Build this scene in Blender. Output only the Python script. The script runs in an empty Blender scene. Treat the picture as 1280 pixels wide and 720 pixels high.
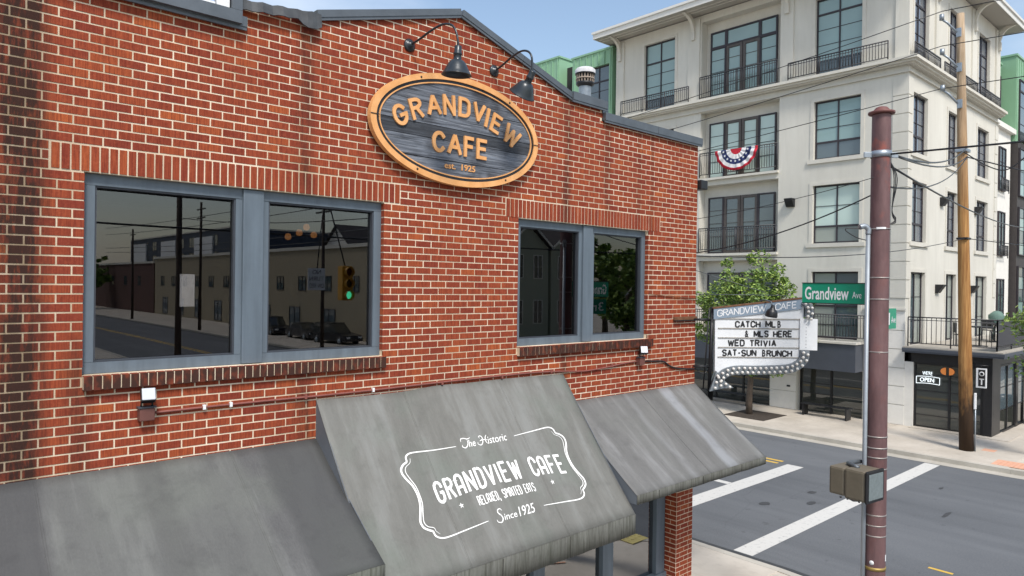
import bpy, bmesh, math, random
from mathutils import Vector, Matrix
R = math.radians
random.seed(7)
sc = bpy.context.scene
col = sc.collection
K = 5.1                      # eye height of the hovering camera above the road

# ------------------------------------------------------------------ camera
cd = bpy.data.cameras.new('camera'); cam = bpy.data.objects.new('camera', cd); col.objects.link(cam)
cd.sensor_width = 36; cd.lens = 36 * 881.79 / 1280; cd.clip_end = 3000; cd.clip_start = 0.1
yaw, pit, rol = R(42.174), R(-.2423), R(-.8065)
F = Vector((math.sin(yaw)*math.cos(pit), math.cos(yaw)*math.cos(pit), math.sin(pit)))
Rt = Vector((math.cos(yaw), -math.sin(yaw), 0)); Up = Rt.cross(F)
c_, s_ = math.cos(rol), math.sin(rol)
R2 = c_*Rt - s_*Up; U2 = c_*Up + s_*Rt
M = Matrix((R2, U2, -F)).transposed().to_4x4(); M.translation = (0, 0, K)
cam.matrix_world = M
sc.camera = cam

# ------------------------------------------------------------------ world, sun, exposure
SUN_EL, SUN_AZ = R(52), R(205)          # azimuth measured from +Y clockwise (towards +X)
w = bpy.data.worlds.new('World'); sc.world = w; w.use_nodes = True
nt = w.node_tree; nt.nodes.clear()
out = nt.nodes.new('ShaderNodeOutputWorld'); bg = nt.nodes.new('ShaderNodeBackground')
sky = nt.nodes.new('ShaderNodeTexSky'); sky.sky_type = 'NISHITA'; sky.sun_disc = False
sky.sun_elevation = SUN_EL; sky.sun_rotation = SUN_AZ; sky.air_density = 1.25; sky.dust_density = 1.6; sky.ozone_density = 1.2
tc = nt.nodes.new('ShaderNodeTexCoord')
mp = nt.nodes.new('ShaderNodeMapping'); mp.inputs['Scale'].default_value = (1.1, 1.1, 3.2); mp.inputs['Location'].default_value = (3.1, 1.7, 0.4)
nz = nt.nodes.new('ShaderNodeTexNoise'); nz.inputs['Scale'].default_value = 1.9; nz.inputs['Detail'].default_value = 7; nz.inputs['Roughness'].default_value = .55
cr = nt.nodes.new('ShaderNodeValToRGB'); cr.color_ramp.elements[0].position = .42; cr.color_ramp.elements[1].position = .74
cr.color_ramp.elements[0].color = (.03,.03,.03,1); cr.color_ramp.elements[1].color = (.45,.45,.45,1)
mx = nt.nodes.new('ShaderNodeMix'); mx.data_type = 'RGBA'
mx.inputs['B'].default_value = (7.2, 7.5, 8.0, 1)
nt.links.new(tc.outputs['Generated'], mp.inputs['Vector']); nt.links.new(mp.outputs[0], nz.inputs['Vector'])
nt.links.new(nz.outputs['Fac'], cr.inputs[0]); nt.links.new(cr.outputs[0], mx.inputs['Factor'])
nt.links.new(sky.outputs[0], mx.inputs['A']); nt.links.new(mx.outputs['Result'], bg.inputs['Color'])
bg.inputs['Strength'].default_value = .12
nt.links.new(bg.outputs[0], out.inputs[0])
sd = bpy.data.lights.new('sun', 'SUN'); sd.energy = 2.5; sd.angle = R(12); sd.color = (1, .95, .88)
sun = bpy.data.objects.new('sun', sd); col.objects.link(sun)
sv = Vector((math.sin(SUN_AZ)*math.cos(SUN_EL), math.cos(SUN_AZ)*math.cos(SUN_EL), math.sin(SUN_EL)))
sun.rotation_euler = sv.to_track_quat('Z', 'Y').to_euler(); sun.location = (0, -5, 30)
sc.view_settings.view_transform = 'Standard'; sc.view_settings.look = 'None'; sc.view_settings.gamma = 1
sc.view_settings.exposure = .60
sc.cycles.max_bounces = 8

# ------------------------------------------------------------------ material helpers
class NG:
    def __init__(s, name):
        s.m = bpy.data.materials.new(name); s.m.use_nodes = True; s.t = s.m.node_tree
        s.b = s.t.nodes['Principled BSDF']
    def n(s, kind, **kw):
        o = s.t.nodes.new('ShaderNode' + kind)
        for k, v in kw.items():
            if k in o.inputs.keys() or k.replace('_', ' ') in o.inputs.keys():
                i = o.inputs[k if k in o.inputs.keys() else k.replace('_', ' ')]
                s.put(i, v)
            else: setattr(o, k, v)
        return o
    def put(s, i, v):
        if hasattr(v, 'is_linked') or isinstance(v, bpy.types.NodeSocket): s.t.links.new(v, i)
        else: i.default_value = v
    def ma(s, op, a, b=0, c=0):
        o = s.t.nodes.new('ShaderNodeMath'); o.operation = op
        for i, v in enumerate((a, b, c)): s.put(o.inputs[i], v)
        return o.outputs[0]
    def ramp(s, fac, stops):
        o = s.t.nodes.new('ShaderNodeValToRGB'); s.put(o.inputs[0], fac); e = o.color_ramp.elements
        while len(e) < len(stops): e.new(.5)
        for q, (p, c) in zip(e, stops):
            q.position = p; q.color = (c, c, c, 1) if isinstance(c, (int, float)) else (*c, 1)
        return o.outputs[0]
    def mix(s, f, a, b, mode='MIX'):
        o = s.t.nodes.new('ShaderNodeMix'); o.data_type = 'RGBA'; o.blend_type = mode
        s.put(o.inputs['Factor'], f)
        for k, v in (('A', a), ('B', b)):
            s.put(o.inputs[k], (*v, 1) if isinstance(v, tuple) and len(v) == 3 else v)
        return o.outputs['Result']
    def noise(s, vec, scale, detail=4, rough=.55):
        return s.n('TexNoise', Vector=vec, Scale=scale, Detail=detail, Roughness=rough).outputs['Fac']
    def pos(s, scale=(1, 1, 1)):
        g = s.n('NewGeometry').outputs['Position']
        m = s.t.nodes.new('ShaderNodeMapping'); s.t.links.new(g, m.inputs['Vector']); m.inputs['Scale'].default_value = scale
        return m.outputs[0]
    def bump(s, h, strength=.3, dist=.01):
        b = s.n('Bump', Height=h, Strength=strength, Distance=dist); s.t.links.new(b.outputs[0], s.b.inputs['Normal'])
    def base(s, c, rough=.8, metal=0, spec=.5):
        s.put(s.b.inputs['Base Color'], (*c, 1) if isinstance(c, tuple) and len(c) == 3 else c)
        s.put(s.b.inputs['Roughness'], rough); s.b.inputs['Metallic'].default_value = metal
        s.b.inputs['Specular IOR Level'].default_value = spec
        return s.m

MC = {}
def plain(name, c, rough=.7, metal=0, var=.25, scale=6, bump=.15, spec=.5, streak=None, dist=.004):
    """a plain coloured surface with uneven tone and fine relief"""
    if name in MC: return MC[name]
    g = NG(name)
    p = g.pos(streak or (1, 1, 1))
    n1 = g.noise(p, scale, 6, .6); n2 = g.noise(g.pos(), scale*9, 3)
    f = g.ma('ADD', g.ma('MULTIPLY', g.ramp(n1, [(.3, 0.), (.7, 1.)]), .7), g.ma('MULTIPLY', n2, .3))
    a = tuple(x*(1-var) for x in c); b = tuple(min(1, x*(1+var*.7)) for x in c)
    g.base(g.mix(f, a, b), rough, metal, spec)
    if bump: g.bump(n2, bump, dist)
    MC[name] = g.m
    return g.m

def stain_mask(g, x, z, lst):
    """vertical run-off stripes on the brick face, x position, half width, amount"""
    tot = None
    nn = g.noise(g.pos((1.6, 1, .55)), 3.1, 6, .65); n3 = g.noise(g.pos((14, 1, 1.2)), 1.5, 3)
    for x0, wd, am, zl, zh in lst:
        d = g.ma('ABSOLUTE', g.ma('SUBTRACT', g.ma('ADD', x, g.ma('MULTIPLY', g.ma('SUBTRACT', nn, .5), .10)), x0))
        v = g.n('MapRange', Value=d, From_Min=wd, From_Max=wd*.25, To_Min=0., To_Max=am).outputs[0]
        if zl is not None:
            v = g.ma('MULTIPLY', v, g.n('MapRange', Value=z, From_Min=zl-.25, From_Max=zl, To_Min=0., To_Max=1.).outputs[0])
        if zh is not None:
            v = g.ma('MULTIPLY', v, g.n('MapRange', Value=z, From_Min=zh+.25, From_Max=zh, To_Min=0., To_Max=1.).outputs[0])
        tot = v if tot is None else g.ma('MAXIMUM', tot, v)
    tot = g.ma('MULTIPLY', tot, g.n('MapRange', Value=g.ma('MULTIPLY', nn, n3), From_Min=.08, From_Max=.30, To_Min=.25, To_Max=1.15).outputs[0])
    return g.ma('MINIMUM', tot, .93)
STAINS = [(.77, .21, 1.0, None, None), (1.15, .14, .35, None, 4.5), (2.93, .12, .38, None, None), (2.97, .05, .5, None, 4.3), (6.40, .10, .45, None, None), (7.18, .10, .28, 6.1, None), (7.85, .10, .2, 6.1, None), (8.15, .06, .25, None, None)]
C, BL = .0700, .1975
ZJ = 1.219 + K               # a bed joint height
PH = .993                    # a head joint in an even row
def brick_mat(name, mode):
    g = NG(name)
    sx = g.n('SeparateXYZ', Vector=g.n('NewGeometry').outputs['Position'])
    x, z = sx.outputs[0], sx.outputs[2]
    if mode == 'side': x, _y = sx.outputs[1], 0
    if mode == 'rows' or mode == 'side':
        row = g.ma('FLOOR', g.ma('DIVIDE', g.ma('SUBTRACT', z, ZJ - 200*C), C))
        xs = g.ma('SUBTRACT', g.ma('DIVIDE', g.ma('SUBTRACT', x, PH - 100*BL), BL), g.ma('MULTIPLY', g.ma('MODULO', row, 2), .5))
        cell = g.n('CombineXYZ', X=g.ma('FLOOR', xs), Y=row).outputs[0]
    else:
        cell = g.n('CombineXYZ', X=g.ma('FLOOR', g.ma('DIVIDE', g.ma('SUBTRACT', x, .95 if mode == 'sol' else 1.166), .0638)), Y=g.ma('FLOOR', g.ma('MULTIPLY', z, .7))).outputs[0]
    wn = g.n('TexWhiteNoise', Vector=cell).outputs['Value']
    c = g.ramp(wn, [(0, (.205, .039, .022)), (.15, (.245, .049, .024)), (.45, (.275, .058, .026)), (.78, (.300, .065, .027)), (.95, (.340, .080, .029)), (1, (.41, .102, .032))])
    wire = g.noise(g.pos((150, 60, 7)), 1.0, 2); blot = g.noise(g.pos((1, 1, 1.3)), 2.2, 5)
    c = g.mix(g.ma('MULTIPLY', g.ramp(wire, [(.38, 1.), (.60, 0.)]), .55), c, (.11, .016, .010))
    c = g.mix(g.ma('MULTIPLY', g.ramp(g.noise(g.pos((9, 9, 9)), 5, 4), [(.5, 0.), (.75, 1.)]), .22), c, (.46, .13, .06))
    c = g.mix(g.ma('MULTIPLY', g.ramp(blot, [(.45, 0.), (.7, 1.)]), .35), c, (.19, .035, .022))
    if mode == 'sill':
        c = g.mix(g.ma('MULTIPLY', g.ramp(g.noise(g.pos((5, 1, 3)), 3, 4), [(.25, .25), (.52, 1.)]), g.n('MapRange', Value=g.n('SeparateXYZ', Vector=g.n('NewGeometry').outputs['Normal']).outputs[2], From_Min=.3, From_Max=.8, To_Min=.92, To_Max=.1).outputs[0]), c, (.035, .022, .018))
    elif mode != 'side':
        bl2 = g.noise(g.pos((22, 1, 5)), 1.4, 5, .7)
        sm_ = g.ma('MULTIPLY', stain_mask(g, x, z, STAINS), g.ma('ADD', g.ramp(bl2, [(.30, .35), (.55, 1.15)]), g.ma('MULTIPLY', wn, .30)))
        c = g.mix(g.ma('MINIMUM', sm_, .95), c, (.028, .016, .013))
    g.base(c, .88, 0, .18)
    g.bump(g.ma('ADD', wire, g.noise(g.pos(), 60, 3)), .45, .003)
    return g.m
def mortar_mat():
    g = NG('pale mortar')
    sx = g.n('SeparateXYZ', Vector=g.n('NewGeometry').outputs['Position'])
    n1 = g.noise(g.pos(), 1.7, 5)
    c = g.mix(g.ramp(n1, [(.35, 0.), (.65, 1.)]), (.56, .44, .31), (.80, .69, .54))
    lw = g.n('MapRange', Value=sx.outputs[0], From_Min=1.9, From_Max=.9, To_Min=0., To_Max=.75).outputs[0]
    c = g.mix(g.ma('MULTIPLY', lw, g.ramp(g.noise(g.pos(), 3, 4), [(.35, .3), (.6, 1.)])), c, (.34, .25, .16))
    c = g.mix(g.ma('MULTIPLY', stain_mask(g, sx.outputs[0], sx.outputs[2], STAINS), .72), c, (.14, .10, .06))
    g.base(c, .95, 0, .2); g.bump(g.noise(g.pos(), 90, 3), .5, .003)
    return g.m
M_brick = brick_mat('red wire cut brick', 'rows'); M_sol = brick_mat('red brick on end', 'sol'); M_sill = brick_mat('sooty sill brick', 'sill'); M_bside = brick_mat('red brick side', 'side')
M_mortar = mortar_mat()
M_frame = plain('slate blue paint', (.110, .140, .170), .45, var=.24, scale=2.2, bump=.12, streak=(6, 1, .6))
M_frame_d = plain('dark slate paint', (.04, .046, .058), .5, var=.2)
M_coping = plain('grey metal coping', (.105, .12, .135), .42, .3, var=.3, scale=3, streak=(1, 1, 1))
M_black = plain('black paint', (.014, .014, .016), .4, var=.3)
M_blackm = plain('black steel', (.02, .021, .024), .42, .3, var=.3)
M_white = plain('white paint', (.74, .75, .76), .5, var=.05)
def glass(name, tint, refl_ior=1.9, rough=.01, trans=0.0, wob=.0):
    g = NG(name); t = g.t
    if trans:
        tr = g.n('BsdfTransparent', Color=(*tint, 1)); gl = g.n('BsdfGlossy', Color=(.95, .97, 1, 1), Roughness=rough)
        fr = g.n('Fresnel', IOR=refl_ior); ms = g.n('MixShader')
        t.links.new(fr.outputs[0], ms.inputs[0]); t.links.new(tr.outputs[0], ms.inputs[1]); t.links.new(gl.outputs[0], ms.inputs[2])
        if wob:
            b = g.n('Bump', Height=g.noise(g.pos(), .9, 1), Strength=wob, Distance=.02); t.links.new(b.outputs[0], gl.inputs['Normal'])
        t.links.new(ms.outputs[0], t.nodes['Material Output'].inputs[0])
    else:
        g.base(g.mix(g.noise(g.pos(), .6, 2), tuple(x*.8 for x in tint), tuple(x*1.15 for x in tint)), rough, 0, .5)
        g.b.inputs['IOR'].default_value = refl_ior
        if wob: g.bump(g.noise(g.pos(), .8, 1), wob, .03)
    return g.m
M_glass_cafe = glass('dark tinted glass', (.45, .45, .46), 1.88, .0, 1, .02)
M_glass_shop = glass('shopfront glass', (.34, .36, .34), 3.2, .0, 1, .02)
M_pane = [glass('blue green blind glass', (.25, .36, .35), 1.75, .03, 0, .1), glass('pale blind glass', (.50, .62, .57), 1.6, .04, 0, .1), glass('dark blue glass', (.085, .115, .13), 1.9, .02, 0, .1), glass('curtain glass', (.30, .33, .30), 1.6, .05, 0, .1)]
M_pane_sky = glass('sky mirror glass', (.12, .14, .17), 2.7, .02, 0, .08)
M_pane_dark = glass('dark shop glass', (.04, .044, .038), 1.9, .02, 0, .1)

# ------------------------------------------------------------------ mesh helpers
class MB:
    def __init__(s): s.v = []; s.f = []; s.sm = []
    def add(s, vs, fs, smooth=False):
        o = len(s.v); s.v += [tuple(v) for v in vs]; s.f += [tuple(i+o for i in f) for f in fs]; s.sm += [smooth]*len(fs); return s
    def box(s, x0, x1, y0, y1, z0, z1):
        x0, x1 = min(x0, x1), max(x0, x1); y0, y1 = min(y0, y1), max(y0, y1); z0, z1 = min(z0, z1), max(z0, z1)
        return s.add([(x0,y0,z0),(x1,y0,z0),(x1,y1,z0),(x0,y1,z0),(x0,y0,z1),(x1,y0,z1),(x1,y1,z1),(x0,y1,z1)],
                     [(0,3,2,1),(4,5,6,7),(0,1,5,4),(1,2,6,5),(2,3,7,6),(3,0,4,7)])
    def bevbox(s, x0, x1, y0, y1, z0, z1, b=.01):
        bm = bmesh.new(); bmesh.ops.create_cube(bm, size=1)
        for v in bm.verts: v.co = Vector(((x0+x1)/2+v.co.x*(x1-x0), (y0+y1)/2+v.co.y*(y1-y0), (z0+z1)/2+v.co.z*(z1-z0)))
        bmesh.ops.bevel(bm, geom=bm.edges[:], offset=b, segments=2, profile=.6, affect='EDGES')
        bm.verts.index_update(); s.add([v.co[:] for v in bm.verts], [[v.index for v in f.verts] for f in bm.faces]); bm.free(); return s
    def prism(s, poly, d0, d1, fn):
        """poly in 2D extruded between d0 and d1; fn(u, v, d) -> xyz"""
        n = len(poly); vs = [fn(u, v, d0) for u, v in poly] + [fn(u, v, d1) for u, v in poly]
        return s.add(vs, [tuple(range(n)), tuple(range(2*n-1, n-1, -1))] + [(i, i+n, (i+1) % n + n, (i+1) % n) for i in range(n)])
    def tube(s, pts, r, n=8, r2=None, cap=True):
        pts = [Vector(p) for p in pts]; N = len(pts); r2 = r if r2 is None else r2; rings = []; vs = []
        up = None
        for i, p in enumerate(pts):
            d = (pts[min(i+1, N-1)] - pts[max(i-1, 0)]).normalized()
            if up is None: up = d.orthogonal().normalized()
            up = (up - d*up.dot(d)); up = up.normalized() if up.length > 1e-5 else d.orthogonal().normalized()
            sd_ = d.cross(up); rr = r + (r2-r)*i/max(1, N-1)
            for k in range(n):
                a = 2*math.pi*k/n; vs.append(p + (up*math.cos(a) + sd_*math.sin(a))*rr)
        fs = [(i*n+k, i*n+(k+1) % n, (i+1)*n+(k+1) % n, (i+1)*n+k) for i in range(N-1) for k in range(n)]
        s.add(vs, fs, True)
        if cap:
            o = len(s.v) - len(vs)
            s.f += [tuple(o+k for k in range(n-1, -1, -1)), tuple(o+(N-1)*n+k for k in range(n))]; s.sm += [False, False]
        return s
    def lathe(s, prof, n=20, mat=None):
        """prof list of (r, h) about +Z, then transformed by mat"""
        mat = mat or Matrix(); vs = []
        for r, h in prof:
            for k in range(n):
                a = 2*math.pi*k/n; vs.append(mat @ Vector((r*math.cos(a), r*math.sin(a), h)))
        fs = [(i*n+k, i*n+(k+1) % n, (i+1)*n+(k+1) % n, (i+1)*n+k) for i in range(len(prof)-1) for k in range(n)]
        return s.add(vs, fs, True)
    def mesh(s, name, mat, org=(0, 0, 0)):
        me = bpy.data.meshes.new(name); o = Vector(org)
        me.from_pydata([Vector(v)-o for v in s.v], [], s.f); me.materials.append(mat)
        me.polygons.foreach_set('use_smooth', s.sm); me.update()
        return me
    def build(s, name, mat, parent=None):
        org = world_org(parent)
        o = bpy.data.objects.new(name, s.mesh(name, mat, org)); col.objects.link(o)
        if parent is not None: o.parent = parent
        return o
def world_org(p):
    v = Vector((0, 0, 0))
    while p is not None: v += p.location; p = p.parent
    return v
def thing(name, label, cat, loc=(0, 0, 0), group=None):
    o = bpy.data.objects.new(name, None); col.objects.link(o); o.location = loc; o.empty_display_size = .2
    tag(o, label, cat, group); return o
def tag(o, label, cat, group=None):
    o['label'] = label; o['category'] = cat
    if group: o['group'] = group
    return o
def stuff(o): o['kind'] = 'stuff'; return o
def struct(o): o['kind'] = 'structure'; return o
def inst(name, me, loc, parent, rz=0, label=None):
    o = bpy.data.objects.new(name, me); col.objects.link(o); o.parent = parent
    o.location = Vector(loc) - world_org(parent); o.rotation_euler = (0, 0, rz)
    if label: o['label'] = label
    return o
def copy_tree(o, parent=None):
    c = o.copy(); col.objects.link(c); c.parent = parent
    for ch in o.children: copy_tree(ch, c)
    return c

# text: built-in font turned into mesh outlines
TXT = {}
def glyphs(txt, bold=0.0, res=3):
    k = (txt, bold)
    if k in TXT: return TXT[k]
    cu = bpy.data.curves.new('lettering', 'FONT'); cu.body = txt; cu.size = 1; cu.offset = bold; cu.resolution_u = res
    o = bpy.data.objects.new('lettering', cu); col.objects.link(o)
    dg = bpy.context.evaluated_depsgraph_get(); me = bpy.data.meshes.new_from_object(o.evaluated_get(dg))
    vs = [v.co.copy() for v in me.vertices]; fs = [tuple(p.vertices) for p in me.polygons]
    bpy.data.objects.remove(o); bpy.data.curves.remove(cu); bpy.data.meshes.remove(me)
    x0 = min(v.x for v in vs); x1 = max(v.x for v in vs); y0 = min(v.y for v in vs); y1 = max(v.y for v in vs)
    vs = [((v.x-x0)/(x1-x0), (v.y-y0)/(y1-y0)) for v in vs]
    TXT[k] = (vs, fs, (x1-x0)/(y1-y0)); return TXT[k]
def put_text(mb, txt, u0, u1, v0, v1, fn, depth=0.0, bold=.0, rot=0, shear=0, warp=None):
    """fits the text in the box u0..u1, v0..v1 ; fn(u, v, d) gives the point, d = height above the face"""
    vs, fs, _a = glyphs(txt, bold); cu, cv = (u0+u1)/2, (v0+v1)/2; ca, sa = math.cos(rot), math.sin(rot); P = []
    for a, b in vs:
        du, dv = (a-.5)*(u1-u0) + shear*(b-.5)*(v1-v0), (b-.5)*(v1-v0)
        u, v = cu + du*ca - dv*sa, cv + du*sa + dv*ca
        if warp: u, v = warp(u, v)
        P.append((u, v))
    n = len(P)
    if depth:
        cnt = {}
        for f in fs:
            for i in range(len(f)):
                e = (f[i], f[(i+1) % len(f)]); cnt[e] = 1
        sides = [(a, b, b+n, a+n) for (a, b) in cnt if (b, a) not in cnt]
        mb.add([fn(u, v, depth) for u, v in P] + [fn(u, v, 0) for u, v in P], fs + sides)
    else: mb.add([fn(u, v, 0) for u, v in P], fs)
def catmull(pts, n=6, closed=False):
    o = []; N = len(pts)
    for i in range(N - (0 if closed else 1)):
        p = [Vector(pts[(i+k) % N] if closed else pts[min(max(i+k, 0), N-1)]) for k in (-1, 0, 1, 2)]
        for j in range(n):
            t = j/n; o.append(.5*((2*p[1]) + (p[2]-p[0])*t + (2*p[0]-5*p[1]+4*p[2]-p[3])*t*t + (3*p[1]-p[0]-3*p[2]+p[3])*t**3))
    if not closed: o.append(Vector(pts[-1]))
    return o
def ribbon(mb, pts, wd, fn, d=0, taper=None):
    """flat stroke of width wd through 2D points"""
    P = [Vector(p) for p in pts]; N = len(P); vs = []
    for i, p in enumerate(P):
        a = (P[i]-P[i-1]).normalized() if i else (P[1]-P[0]).normalized()
        b = (P[i+1]-P[i]).normalized() if i < N-1 else a
        t = (a+b); t = t.normalized() if t.length > 1e-4 else a
        nrm = Vector((-t.y, t.x)); k = 1/max(.45, abs(t.dot(a)))
        ww = wd*.5*k*(taper(i/(N-1)) if taper else 1)
        vs += [fn(*(p+nrm*ww), d), fn(*(p-nrm*ww), d)]
    mb.add(vs, [(2*i, 2*i+1, 2*i+3, 2*i+2) for i in range(N-1)])
# condensed poster capitals as strokes in a unit box
def arc(cx, cy, rx, ry, a0, a1, n=6): return [(cx+rx*math.cos(R(a0+(a1-a0)*i/n)), cy+ry*math.sin(R(a0+(a1-a0)*i/n))) for i in range(n+1)]
top = lambda: arc(.5, .75, .5, .25, 0, 180); bot = lambda: arc(.5, .25, .5, .25, 180, 360)
GL = {'G': [[(1, .68)] + top() + bot() + [(1, .47), (.55, .47)]], 'C': [[(1, .68)] + top() + bot() + [(1, .34)]],
 'R': [[(0, 0), (0, 1), (.5, 1)] + arc(.5, .77, .5, .23, 90, -90) + [(0, .54)], [(.5, .54), (1, 0)]],
 'A': [[(0, 0), (0, .75)] + top()[::-1] + [(1, 0)], [(0, .38), (1, .38)]],
 'N': [[(0, 0), (0, 1), (1, 0), (1, 1)]], 'D': [[(0, 0), (0, 1), (.45, 1)] + arc(.45, .72, .55, .28, 90, 0) + arc(.45, .28, .55, .28, 0, -90) + [(0, 0)]],
 'V': [[(0, 1), (.5, 0), (1, 1)]], 'I': [[(.5, 0), (.5, 1)]], 'E': [[(1, 1), (0, 1), (0, 0), (1, 0)], [(0, .52), (.85, .52)]],
 'W': [[(0, 1), (.25, 0), (.5, .85), (.75, 0), (1, 1)]], 'F': [[(1, 1), (0, 1), (0, 0)], [(0, .52), (.85, .52)]],
 'H': [[(0, 0), (0, 1)], [(1, 0), (1, 1)], [(0, .52), (1, .52)]], 'M': [[(0, 0), (0, 1), (.5, .25), (1, 1), (1, 0)]],
 'B': [[(0, 0), (0, 1), (.5, 1)] + arc(.5, .77, .5, .23, 90, -90) + [(0, .54)], arc(.5, .27, .5, .27, 90, -90) + [(0, 0)]], 'U': [[(0, 1), (0, .3)] + arc(.5, .3, .5, .3, 180, 360) + [(1, 1)]],
 '-': [[(.1, .45), (.9, .45)]], '&': [[(1, 0), (.25, .68)] + arc(.5, .80, .27, .20, 200, -20) + [(.7, .62), (.2, .42)] + arc(.42, .22, .40, .22, 150, 300) + [(.95, .42)]], 'O': [top()[::-1] + bot()[::-1] + [(0, .75)]],
 'L': [[(0, 1), (0, 0), (1, 0)]], 'X': [[(0, 0), (1, 1)], [(0, 1), (1, 0)]], 'P': [[(0, 0), (0, 1), (.5, 1)] + arc(.5, .75, .5, .25, 90, -90) + [(0, .5)]],
 'S': [arc(.5, .75, .5, .25, 10, 180) + arc(.5, .25, .5, .25, 110, -170, 9)], 'T': [[(0, 1), (1, 1)], [(.5, 1), (.5, 0)]], ',': [[(.5, .1), (.3, -.2)]]}
GL['g'] = [arc(.5, .5, .5, .5, 38, 350, 18) + [(1, .46), (.56, .46)]]; GL['c'] = [arc(.5, .5, .5, .5, 42, 318, 18)]; GL['i'] = [[(.5, 0), (.5, 1)]]
GL['a'] = [[(0, 0), (.5, 1), (1, 0)], [(.2, .34), (.8, .34)]]
GW = {'I': .12, 'W': 1.45, ' ': .9, ',': .25, 'N': 1.1, 'V': 1.05}
def solid(mb, pts, wd, fn, d0, d1):
    P = [Vector(p) for p in pts]; N = len(P); L_, R_ = [], []
    for i, p in enumerate(P):
        a = (P[i]-P[i-1]).normalized() if i else (P[1]-P[0]).normalized(); b = (P[i+1]-P[i]).normalized() if i < N-1 else a
        t = (a+b); t = t.normalized() if t.length > 1e-4 else a
        nrm = Vector((-t.y, t.x)); k = 1/max(.6, abs(t.dot(a))); L_.append(tuple(p+nrm*wd*.5*k)); R_.append(tuple(p-nrm*wd*.5*k))
    vs = [fn(*p, d1) for p in L_] + [fn(*p, d1) for p in R_] + [fn(*p, d0) for p in L_] + [fn(*p, d0) for p in R_]
    fs = []
    for i in range(N-1): fs += [(i, N+i, N+i+1, i+1), (i, i+1, 2*N+i+1, 2*N+i), (N+i+1, N+i, 3*N+i, 3*N+i+1)]
    fs += [(0, 2*N, 3*N, N), (N-1, 2*N-1, 4*N-1, 3*N-1)]; mb.add(vs, fs)
def solid_letter(mb, ch, cu, cv, wd, h, st, fn, d, rot):
    ca, sa = math.cos(rot), math.sin(rot); j = 0
    for S_ in GL[ch]:
        P = [((a-.5)*(wd-st), (b-.5)*(h-st)) for a, b in S_]; parts = [[P[0]]]
        for i in range(1, len(P)-1):
            parts[-1].append(P[i]); a = Vector(P[i])-Vector(P[i-1]); b = Vector(P[i+1])-Vector(P[i])
            if a.length > 1e-6 and b.length > 1e-6 and a.normalized().dot(b.normalized()) < .72: parts.append([P[i]])
        parts[-1].append(P[-1])
        for pt in parts:
            pt = [Vector(q) for q in pt]; pt = [pt[0]] + [pt[i] for i in range(1, len(pt)) if (pt[i]-pt[i-1]).length > 1e-6]
            if len(pt) < 2: continue
            e0 = (pt[1]-pt[0]).normalized()*st*.48; e1 = (pt[-1]-pt[-2]).normalized()*st*.48
            vert = abs(e0.y) > abs(e0.x)*3 or abs(e0.x) > abs(e0.y)*3
            if len(pt) == 2 and not vert: e0 *= .35; e1 *= .35
            pt[0] = pt[0]-e0; pt[-1] = pt[-1]+e1
            Q = [(cu+q.x*ca-q.y*sa, cv+q.x*sa+q.y*ca) for q in pt]; j += 1
            solid(mb, Q, st, fn, 0, d+.0004*(j % 5))
def poster(mb, txt, u0, u1, v0, v1, stroke, fn, warp=None, gap=.55, d=0):
    tot = sum(GW.get(c, 1) for c in txt) + gap*(len(txt)-1); k = (u1-u0)/tot; u = u0; j = 0
    for c in txt:
        w_ = GW.get(c, 1)*k
        for st in GL.get(c, []):
            P = [(u + a*w_, v0 + stroke/2 + b*(v1-v0-stroke)) for a, b in st]
            parts = [[P[0]]]
            for i in range(1, len(P)-1):
                parts[-1].append(P[i]); a = (Vector(P[i])-Vector(P[i-1])); b = (Vector(P[i+1])-Vector(P[i]))
                if a.length > 1e-6 and b.length > 1e-6 and a.normalized().dot(b.normalized()) < .62: parts.append([P[i]])
            parts[-1].append(P[-1])
            for pt in parts:
                pt = [Vector(q) for q in pt]; e = stroke*.42
                if len(pt) < 2 or (pt[1]-pt[0]).length < 1e-6: continue
                if pt[0] != Vector(P[0]) : pt[0] = pt[0] - (pt[1]-pt[0]).normalized()*e*.6
                if pt[-1] != Vector(P[-1]): pt[-1] = pt[-1] + (pt[-1]-pt[-2]).normalized()*e*.6
                Q = []
                for i in range(len(pt)-1):
                    for q in range(3): Q.append(tuple(pt[i].lerp(pt[i+1], q/3)))
                Q.append(tuple(pt[-1]))
                if warp: Q = [warp(*q) for q in Q]
                j += 1; ribbon(mb, Q, stroke, fn, d + .0004*(j % 5))
        u += w_ + gap*k

# ================================================================== SETTING: ground, roads, pavements
g = NG('worn asphalt'); p = g.pos()
n1 = g.noise(g.pos((.35, .12, 1)), 1.2, 6, .6); n2 = g.noise(p, 32, 5, .75); n3 = g.noise(p, 3.5, 5)
c = g.mix(g.ramp(n1, [(.35, 0.), (.65, 1.)]), (.090, .097, .106), (.128, .136, .146))
c = g.mix(g.ma('MULTIPLY', g.ramp(n2, [(.4, 0.), (.75, 1.)]), .42), c, (.22, .22, .22))
c = g.mix(g.ma('MULTIPLY', g.ramp(n3, [(.66, 0.), (.70, 1.)]), .35), c, (.05, .05, .055))
c = g.mix(g.ma('MULTIPLY', g.ramp(g.noise(g.pos((.9, .05, 1)), 1.5, 4), [(.5, 0.), (.62, 1.)]), .22), c, (.065, .07, .078))
vor = g.n('TexVoronoi', feature='DISTANCE_TO_EDGE', Vector=g.mix(.12, p, g.n('TexNoise', Vector=p, Scale=1.5).outputs['Color']), Scale=.22).outputs['Distance']
c = g.mix(g.ma('MULTIPLY', g.ramp(vor, [(.0, 1.), (.003, 0.)]), .16), c, (.05, .05, .055))
M_asph = g.base(c, .88, 0, .3); g.bump(n2, .5, .01)
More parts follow.
